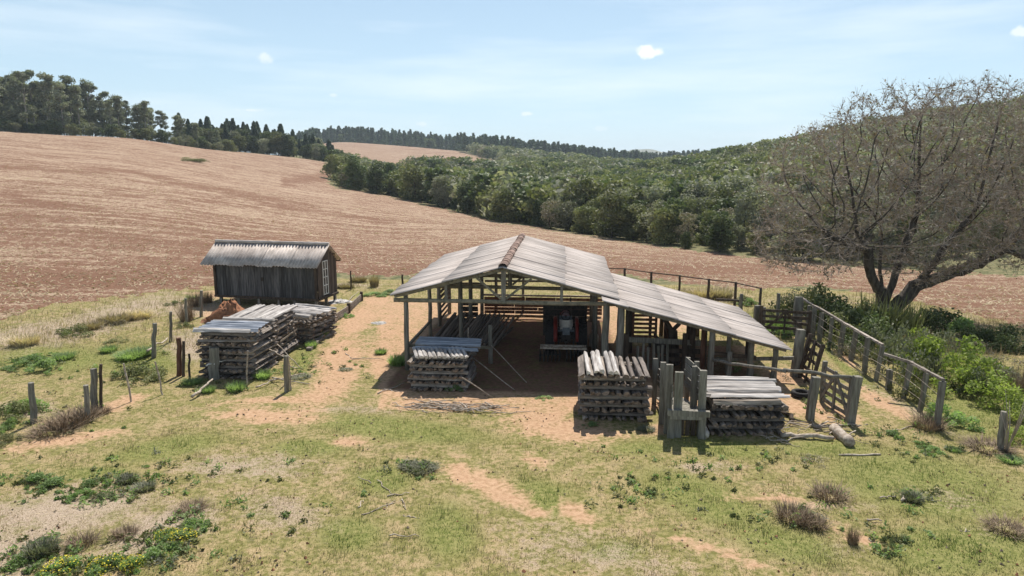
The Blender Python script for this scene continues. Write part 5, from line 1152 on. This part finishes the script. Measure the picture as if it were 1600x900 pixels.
BN = {'green': ('weed', 'leafy green weed'), 'olive': ('bush', 'olive green bush'), 'bright': ('bush', 'bright yellow-green bush'), 'darkb': ('bush', 'dark green bush'), 'greyb': ('bush', 'grey green bush'), 'brownb': ('bush', 'dry brown bush'), 'twig': ('bush', 'leafless twiggy brown bush'),
      'tuft': ('grass_tuft', 'green grass tuft'), 'straw': ('grass_tuft', 'straw-coloured grass tuft'), 'cane': ('bush', 'olive bush of arching stems'), 'canebright': ('bush', 'yellow-green bush of arching blades'), 'dull': ('weed', 'dull grey green weed clump'), 'flower': ('weed', 'weed dotted with yellow flowers')}
def bush(key, px, py, r, h, where, group=None, p=None):
    p = p or gp(px, py); me = random.choice(BM[key]); nm, lb = BN[key]; o = link(nm, me); o.location = (p.x, p.y, gzf(p.x, p.y) - .02); o.scale = (r, r * random.uniform(.85, 1.1), h); o.rotation_euler = (0, 0, random.uniform(0, 6.28))
    return tag(o, lb + ' ' + where, nm.replace('_', ' '), group)
random.seed(31)
BL_ = [('bright', 1480, 590, 1.7, 1.7, 'forming the largest mound past the long fence'), ('bright', 1440, 566, 1.3, 1.4, 'behind the long fence, uphill of the largest mound'), ('bright', 1530, 622, 1.3, 1.1, 'on the near slope of the largest bright mound'), ('darkb', 1520, 618, .8, .8, 'in the shade below the largest bright mound'),
       ('bright', 1578, 655, 1.0, .9, 'behind the lone grey post'), ('green', 1470, 655, .8, .6, 'low down between the last long-fence post and the lone post'), ('green', 1500, 665, .8, .5, 'sprawling in front of the bright mounds'), ('bright', 1590, 690, .7, .6, 'just beyond the lone grey post'), ('olive', 1420, 620, .7, .8, 'crowding the lower posts of the long fence'),
       ('twig', 1450, 668, .7, .55, 'brushing the last post of the long fence'), ('twig', 1545, 700, .9, .25, 'low beside the lone grey post'), ('olive', 1445, 600, .8, .8, 'between the long fence and the bright mound'), ('greyb', 1405, 582, 1.3, 2.2, 'with pale tips rising over the gap in the long fence'), ('greyb', 1440, 560, 1.1, 1.7, 'standing just uphill of the pale-tipped one'),
       ('darkb', 1300, 516, 1.6, 1.9, 'in the thicket behind the far end of the long fence'), ('olive', 1270, 503, 1.7, 2.0, 'at the near end of the thicket beyond the far gate'), ('olive', 1335, 512, 1.6, 1.8, 'in the middle of the thicket under the bare tree'), ('darkb', 1365, 520, 1.5, 1.6, 'shaded at the foot of the bare tree trunk'), ('olive', 1320, 530, 1.3, 1.5, 'spilling toward the long fence rails'), ('canebright', 1375, 520, 1.4, 1.9, 'catching the sun under the bare tree'),
       ('darkb', 1360, 545, 1.3, 1.3, 'hanging over the middle of the long fence'), ('darkb', 1345, 550, 1.2, 1.0, 'packed behind the middle posts of the long fence'), ('canebright', 1420, 512, 1.1, 1.4, 'beside the bare tree on its open side'), ('greyb', 1250, 483, 1.2, 1.3, 'between the far gate and the field'), ('darkb', 1470, 512, 1.4, 1.4, 'in the dark row beyond the bare tree'), ('green', 1500, 520, 1.2, 1.1, 'in the dark row, nearest the open field'), ('darkb', 1555, 535, 1.3, 1.0, 'past the end of the dark row'), ('darkb', 1590, 540, 1.3, 1.1, 'farthest along the dark row'),
       ('brownb', 1520, 540, 1.3, .6, 'over the churned dark earth'), ('brownb', 1570, 575, 1.3, .7, 'beside the churned dark earth'), ('brownb', 1590, 605, 1.1, .8, 'above the bright slope shrubs'), ('greyb', 1560, 600, 1.0, .8, 'behind the bright slope shrubs'), ('twig', 1580, 620, .9, 1.4, 'rising thin above the bright slope'), ('olive', 1385, 560, .9, 1.0, 'just behind the gap of the long fence'), ('brownb', 1330, 560, .9, .8, 'dry and low inside the long fence line'), ('brownb', 1360, 585, .8, .6, 'at the feet of the middle fence posts'),
       ('tuft', 1215, 516, .8, .8, 'leafy beside the far gate foot'), ('green', 1222, 524, .8, .8, 'growing through the leaning gate end'), ('green', 1143, 578, .5, .55, 'showing under the low side roof'), ('brownb', 1120, 575, .5, .6, 'dry under the low side roof'), ('brownb', 1225, 590, .6, .35, 'dead and flat behind the corral rail'),
       ('straw', 1100, 462, 1.1, .8, 'round and pale between the rear fence posts'), ('straw', 1125, 462, 1.2, .9, 'round and pale behind the last rear fence posts'), ('olive', 1160, 470, .9, .6, 'green beyond the rear rail'), ('green', 1170, 474, .9, .5, 'low beyond the rear rail'), ('straw', 1075, 458, 1.0, .6, 'behind the roof edge by the rear fence'),
       ('green', 585, 462, 1.0, .25, 'spreading low at the top of the dirt track'), ('green', 605, 458, 1.0, .22, 'spreading low beside the roof corner'), ('straw', 585, 448, .5, 1.0, 'upright and dry above the dirt track'), ('straw', 560, 440, .9, .5, 'dry beyond the barn toward the field'), ('straw', 540, 450, .8, .4, 'at the barn end, by the rubble'), ('olive', 520, 500, .5, .6, 'growing on the plank edging'), ('green', 541, 495, .5, .3, 'at the outer face of the plank edging'), ('tuft', 500, 528, .5, .5, 'at the foot of the third log stack'), ('tuft', 487, 543, .4, .4, 'beside the squared beam'),
       ('green', 30, 575, .8, .35, 'in the green patch at the yard fringe'), ('green', 60, 562, .9, .4, 'largest in the fringe patch'), ('green', 70, 580, .8, .5, 'in the fringe patch, nearest the lone post'), ('tuft', 100, 560, .7, .3, 'at the near end of the fringe patch'), ('olive', 125, 523, 1.1, .65, 'low and rounded below the ploughed field'), ('straw', 140, 516, .8, .5, 'beside the rounded olive bush'), ('straw', 40, 540, .9, .6, 'tall and dry above the fringe patch'),
       ('olive', 185, 535, .7, .35, 'small between the field and the dark post'), ('straw', 180, 505, 1.1, .6, 'dry along the foot of the ploughed field'), ('straw', 215, 498, 1.0, .55, 'dry behind the dark weathered post'), ('brownb', 175, 512, .9, .5, 'curled brown below the ploughed field'), ('olive', 225, 592, 1.05, .75, 'dense and round by the thin leaning sticks'), ('olive', 205, 588, .8, .55, 'joined to the dense round one'), ('tuft', 205, 560, .9, .4, 'bright patch behind the dense round bush'), ('tuft', 222, 556, .8, .4, 'bright patch near the dark weathered post'), ('tuft', 170, 550, .5, .35, 'small one among the pale litter'),
       ('green', 40, 640, .7, .6, 'beside the lone leaning post'), ('olive', 25, 650, .9, .65, 'rounded in front of the lone leaning post'), ('green', 8, 668, .5, .4, 'dark at the frame edge by the track'), ('olive', 10, 690, .5, .35, 'small at the edge of the orange track'), ('twig', 105, 664, .9, .5, 'grey tangled brush beside the short post'), ('twig', 125, 655, .8, .55, 'grey brush leaning on the short post'), ('twig', 80, 675, .9, .3, 'flattened pale brush near the orange track'), ('twig', 160, 645, .4, .3, 'scrap beside the thin dark post'),
       ('twig', 292, 503, .5, 1.3, 'wrapped round the twig-bound post'), ('twig', 305, 480, .6, 1.1, 'pale beside the barn corner'), ('twig', 322, 474, .6, 1.0, 'pale against the barn end'), ('olive', 270, 478, .7, .4, 'behind the twig-bound post'), ('green', 300, 470, .6, .4, 'low behind the barn corner post'), ('olive', 290, 512, .45, .35, 'at the foot of the twig-bound post'), ('tuft', 325, 612, .4, .3, 'beside the thick stump post'), ('tuft', 370, 610, .45, .4, 'at the front foot of the big stack'), ('tuft', 410, 590, .5, .4, 'at the corner of the big stack'), ('tuft', 300, 600, .5, .25, 'low near the three posts'),
       ('green', 60, 752, .45, .22, 'in the upper row of the foreground weeds'), ('green', 80, 760, .5, .2, 'upper foreground row, beside the first'), ('green', 150, 758, .45, .22, 'upper foreground row, above the dark cluster'), ('green', 125, 778, .4, .25, 'in the middle foreground cluster'), ('darkb', 160, 780, .35, .2, 'in the middle foreground cluster'), ('dull', 200, 752, .4, .2, 'on pale litter in the foreground'), ('dull', 225, 765, .35, .18, 'on pale litter, farther from the cluster'),
       ('dull', 65, 865, .45, .35, 'bluish in the foreground corner'), ('green', 40, 880, .45, .3, 'at the foreground corner'), ('flower', 95, 893, .40, .32, 'brightest in the foreground'), ('flower', 165, 893, .42, .36, 'second along the foreground edge'), ('flower', 208, 888, .32, .30, 'third along the foreground edge'), ('green', 250, 868, .45, .26, 'in the band beside the yellow flowers'), ('flower', 285, 845, .38, .24, 'at the top of the foreground band'), ('green', 305, 825, .4, .24, 'at the upper tip of the foreground band'), ('flower', 262, 842, .35, .26, 'inside the foreground band'),
       ('twig', 128, 850, .45, .3, 'dark dry in the pale foreground litter'), ('twig', 195, 835, .4, .25, 'dry beside the foreground weeds'), ('twig', 300, 795, .5, .22, 'dry at the end of the pale litter'), ('twig', 1240, 812, .62, .42, 'darkest on the open grass'), ('twig', 1268, 822, .5, .35, 'joined to the darkest one'), ('twig', 1295, 775, .6, .35, 'farther up the grass slope'), ('twig', 1572, 828, .6, .25, 'low near the frame edge'), ('brownb', 1275, 722, .5, .2, 'flat below the fallen logs'),
       ('twig', 1332, 850, .18, .55, 'thin upright among the foreground grass'), ('darkb', 1387, 850, .2, .22, 'small dark near the thin upright one'), ('darkb', 1385, 868, .16, .2, 'small dark, lowest of the pair'), ('darkb', 1412, 845, .25, .15, 'small beside the dead branch'), ('dull', 1425, 780, .35, .2, 'around the stray branch'), ('green', 1455, 705, .4, .2, 'on the bare strip by the long fence'), ('green', 1440, 696, .35, .15, 'uphill on the bare strip'), ('green', 1395, 680, .4, .15, 'on the path past the near gate'), ('tuft', 1580, 720, .4, .15, 'below the lone grey post'), ('tuft', 1490, 703, .3, .12, 'near the end of the long fence'),
       ('dull', 660, 733, .55, .16, 'pale and spreading in the middle of the yard'), ('dull', 640, 730, .4, .14, 'smaller, touching the pale spreading one'), ('darkb', 1018, 770, .2, .22, 'tiny dark on the mown slope'), ('darkb', 990, 757, .22, .12, 'tiny flat on the mown slope'), ('darkb', 1150, 808, .16, .16, 'tiny dark below the tyre ruts'), ('green', 925, 665, .35, .14, 'bright at the foot of the stack by the shed mouth'), ('green', 850, 622, .4, .12, 'in the shade at the shed mouth'), ('dull', 1010, 672, .4, .14, 'pale beside the chute foot'), ('green', 710, 610, .4, .35, 'dark against the stack under the shed eave'), ('tuft', 622, 570, .6, .5, 'in the shade beside the front shed post'),
       ('dull', 470, 590, .5, .1, 'low by the loose sticks'), ('dull', 540, 578, .4, .08, 'low on the dirt track'), ('tuft', 595, 552, .4, .3, 'with pale litter on the dirt track')]
for b in BL_:
    b = list(b)
    if b[1] > 1235 and 455 < b[2] < 665 and b[0] in ('bright', 'darkb', 'olive', 'cane', 'canebright', 'greyb'): b[3] *= 1.25; b[4] *= 1.3
    bush(*b)
for (px, py, lab) in ((298, 252, 'small green thicket alone in the ploughed field'), (312, 254, 'smaller green bush beside the thicket in the field')):
    p = gt(px, py); bush('olive', 0, 0, 5 if px < 305 else 3, 1.6 if px > 200 else .8, '', None, p)['label'] = lab
# bare sapling by the lone post
mb = MB(); p = gp(1572, 706)
for k in range(9):
    a = random.uniform(0, 6.28); h = random.uniform(.9, 2.4); d = Vector((math.cos(a) * .25 * h, math.sin(a) * .2 * h, h)); mb.tube([p, p + d * .5 + Vector((.05, 0, .05)), p + d], [.022, .014, .004], 5)
tag(mb.build('sapling', M['twig'], None, True), 'bare dark sapling with upright shoots behind the lone grey post', 'sapling')

# ------------------------------------------------------------------ grass, dry litter and stubble
def blades(n, xr, yr, h, w, accept, tintfn, name, mat, label, cat, lie=0.0, ypow=1.0, L=None):
    rg = np.random.default_rng(hash_(name)); y = yr[0] + (yr[1] - yr[0]) * rg.random(n) ** ypow; x = (rg.random(n) * (xr[1] - xr[0]) + xr[0]) * (y + 4); z = gz(x, y)
    fi, so, gr, dr, ff, rd = zones(x, y, z); keep = accept(x, y, fi, so, gr, dr, rg); x, y, z, gr, dr, so = [q[keep] for q in (x, y, z, gr, dr, so)]; m = len(x); a = rg.uniform(0, 6.28, m); hh = h * rg.uniform(.45, 1.25, m) * (1 if lie else np.clip(.45 + 1.5 * np.abs(wob(x, y, 1.9, 0)) * np.abs(wob(x, y, 4.7, 5) + .4), .4, 2.2)); ln = rg.uniform(.1, .9, m)
    if lie: ln = rg.uniform(3, 9, m); 
    dx = np.cos(a); dy = np.sin(a); nrm = 1 / np.sqrt(1 + ln ** 2); tip = np.stack([dx * ln * hh * nrm, dy * ln * hh * nrm, hh * nrm + (.01 if lie else 0)], -1); P = np.stack([x, y, z], -1); sd = np.stack([-dy, dx, rg.normal(0, .3, m)], -1) * (w * rg.uniform(.6, 1.3, m))[:, None]
    V = np.stack([P - sd, P + sd, P + tip + sd * .25, P + tip - sd * .25], 1).reshape(-1, 3)
    print(name, m); return tag(link(name, np_mesh(name, V, np.arange(4 * m).reshape(-1, 4), [M[mat]], tintfn(x, y, gr, dr, so, rg))), label, cat, kind='stuff')
def inshed(x, y): 
    s = (x - SO.x) * math.cos(SA) - (y - SO.y) * math.sin(SA); t = (x - SO.x) * math.sin(SA) + (y - SO.y) * math.cos(SA)
    return ((s > .3) & (s < 8.9) & (t > -2) & (t < 12)) | ((s > 8) & (s < 14) & (t > 0) & (t < 6))
blades(420000, (-.86, .86), (6.5, 36), .075, .0065, lambda x, y, fi, so, gr, dr, rg: (fi < .5) & ~inshed(x, y) & (rg.random(len(x)) < np.clip(.55 + .5 * gr - 1.1 * so - .25 * dr + .25 * wob(x, y, 1.3, 3), 0, 1)),
       lambda x, y, gr, dr, so, rg: np.clip(.26 + .5 * gr - .5 * dr + .2 * wob(x, y, .9, 4) + rg.normal(0, .2, len(x)), 0, 1), 'grass', 'grass', 'short worn pasture grass over the yard', 'grass', ypow=1.5)
blades(90000, (-.95, .95), (29, 47), .24, .014, lambda x, y, fi, so, gr, dr, rg: (fi < .5) & ~inshed(x, y) & (rg.random(len(x)) < np.clip(.25 + .6 * dr - .8 * so, 0, 1)),
       lambda x, y, gr, dr, so, rg: rg.uniform(-.4, .3, len(x)), 'dry_grass', 'straw', 'dry straw-coloured grass fringing the ploughed field', 'grass')
blades(90000, (-1.1, .9), (7, 30), .09, .006, lambda x, y, fi, so, gr, dr, rg: (fi < .5) & (rg.random(len(x)) < np.clip(1.0 * dr - .8 * so, 0, 1)),
       lambda x, y, gr, dr, so, rg: rg.uniform(-.6, .4, len(x)), 'dead_grass', 'straw', 'pale dead grass litter lying in the foreground', 'grass', lie=1, ypow=1.3)
blades(110000, (-1.1, .95), (34, 130), .32, .036, lambda x, y, fi, so, gr, dr, rg: (fi > .5) & (rg.random(len(x)) < np.clip(.55 + .5 * wob(x * .3, y, 1.1, 5), .15, 1)),
       lambda x, y, gr, dr, so, rg: rg.uniform(-.5, .35, len(x)), 'corn_stubble', 'straw', 'pale maize stubble and straw strewn over the red ploughed field', 'stubble', lie=1, ypow=1.7)

def low_weeds():
    rg = np.random.default_rng(77); V = []; T = []; MI = []
    zn = [(60, 752, 60, 12, 26), (140, 772, 70, 18, 34), (210, 755, 60, 14, 20), (60, 862, 60, 22, 34), (150, 885, 120, 14, 60), (265, 855, 60, 26, 60), (305, 820, 34, 16, 26), (650, 732, 50, 12, 22), (1010, 765, 90, 34, 30), (1390, 850, 60, 24, 18),
          (1450, 705, 60, 14, 16), (1400, 680, 60, 10, 12), (460, 580, 80, 14, 26), (520, 565, 60, 16, 20), (60, 570, 70, 18, 44), (210, 575, 70, 26, 44), (90, 650, 110, 26, 34), (1420, 780, 50, 10, 10), (250, 740, 160, 40, 40), (1150, 720, 140, 24, 26), (1250, 800, 70, 30, 20), (440, 800, 90, 40, 12), (330, 605, 90, 10, 20), (1300, 640, 90, 26, 26), (1180, 740, 160, 50, 12)]
    for (px, py, rx, ry, n) in zn:
        for i in range(n):
            p = gp(px + rg.normal(0, rx * .55), py + rg.normal(0, ry * .55)); r = rg.uniform(.05, .20); m = int(rg.integers(12, 34)); q = rg.normal(0, .45, (m, 3)) * r; q[:, 2] = np.abs(q[:, 2]) * .9 + .01
            v, _ = leaves(np.array([p.x, p.y, gzf(p.x, p.y)]) + q, np.tile([0, 0, 1.], (m, 1)), .045, rg, 2.2, 1.2); V.append(v); T.append(rg.uniform(-.5, .4, m)); MI.append(np.full(m, int(rg.random() < .45) + int(rg.random() < .2)))
    V = np.concatenate(V); tag(link('low_weeds', np_mesh('low_weeds', V, np.arange(len(V)).reshape(-1, 4), [M['leaf_weed'], M['leaf_mid'], M['leaf_grey']], np.concatenate(T), np.concatenate(MI))), 'small low weeds sprinkled through the worn pasture', 'weeds', kind='stuff')
low_weeds()
def litter():
    rg = np.random.default_rng(78); n = 9000; y = 7 + 27 * rg.random(n) ** 1.3; x = rg.uniform(-.85, .85, n) * (y + 3); k = wob(x, y, .8, 4) + .6 * wob(x, y, 2.4, 2) > rg.uniform(-.3, 1.2, n); k &= ~inshed(x, y); x, y = x[k], y[k]; m = len(x)
    c = np.stack([x, y, gz(x, y) + .012], -1); s_ = rg.uniform(.012, .038, m)[:, None]; V = []
    for d in ((1, 0, 0), (0, 1, 0), (-1, 0, 0), (0, -1, 0), (0, 0, .8)): V.append(c + (np.array(d) + rg.normal(0, .3, (m, 3))) * s_)
    V = np.stack(V, 1).reshape(-1, 3); b = np.arange(m)[:, None, None] * 5; F_ = (b + np.array([[0, 1, 4], [1, 2, 4], [2, 3, 4], [3, 0, 4]])[None]).reshape(-1, 3)
    tag(link('dung_and_clods', np_mesh('dung_and_clods', V, F_, [M['clod'], M['soil']], rg.uniform(-.4, .4, len(F_)), np.repeat(rg.random(m) < .4, 4).astype(int))), 'little clods and crumbs of dry dung strewn over the pasture', 'clods', kind='stuff')
M['clod'] = surf('dry_clods', (.09, .065, .045), (.20, .155, .11), 12, bump=0, objrand=0)
litter()
blades(60000, (.52, 1.05), (14, 44), .26, .013, lambda x, y, fi, so, gr, dr, rg: (fi < .5) & (x > 13.2 + (31 - y) * .28 * (y < 31)) & (x > 16.0 - (y - 20) * .35 * (y < 26)) & (x - y * .62 > .2) & (y > 18.5) & (rg.random(len(x)) < np.clip(.15 + .55 * wob(x, y, .7, 3), .02, 1)),
       lambda x, y, gr, dr, so, rg: np.clip(1.25 - .04 * y + .4 * wob(x, y, .5, 4) + rg.normal(0, .2, len(x)), 0, 1), 'undergrowth', 'grass', 'rank green and straw undergrowth on the slope past the long fence', 'undergrowth')

# ------------------------------------------------------------------ the air between here and the far ridges
def haze():
    m, t = newmat('haze_air'); n = N(t); v = n.n('ShaderNodeVolumePrincipled'); v.inputs['Color'].default_value = (.80, .90, 1.0, 1); v.inputs['Density'].default_value = .00017; v.inputs['Anisotropy'].default_value = .2
    o = n.n('ShaderNodeOutputMaterial'); n.l(v.outputs[0], o.inputs['Volume'])
    mb = MB(); mb.box((0, 2400, 55), (13000, 5400, 170)); tag(mb.build('haze', m), kind='stuff')
haze()
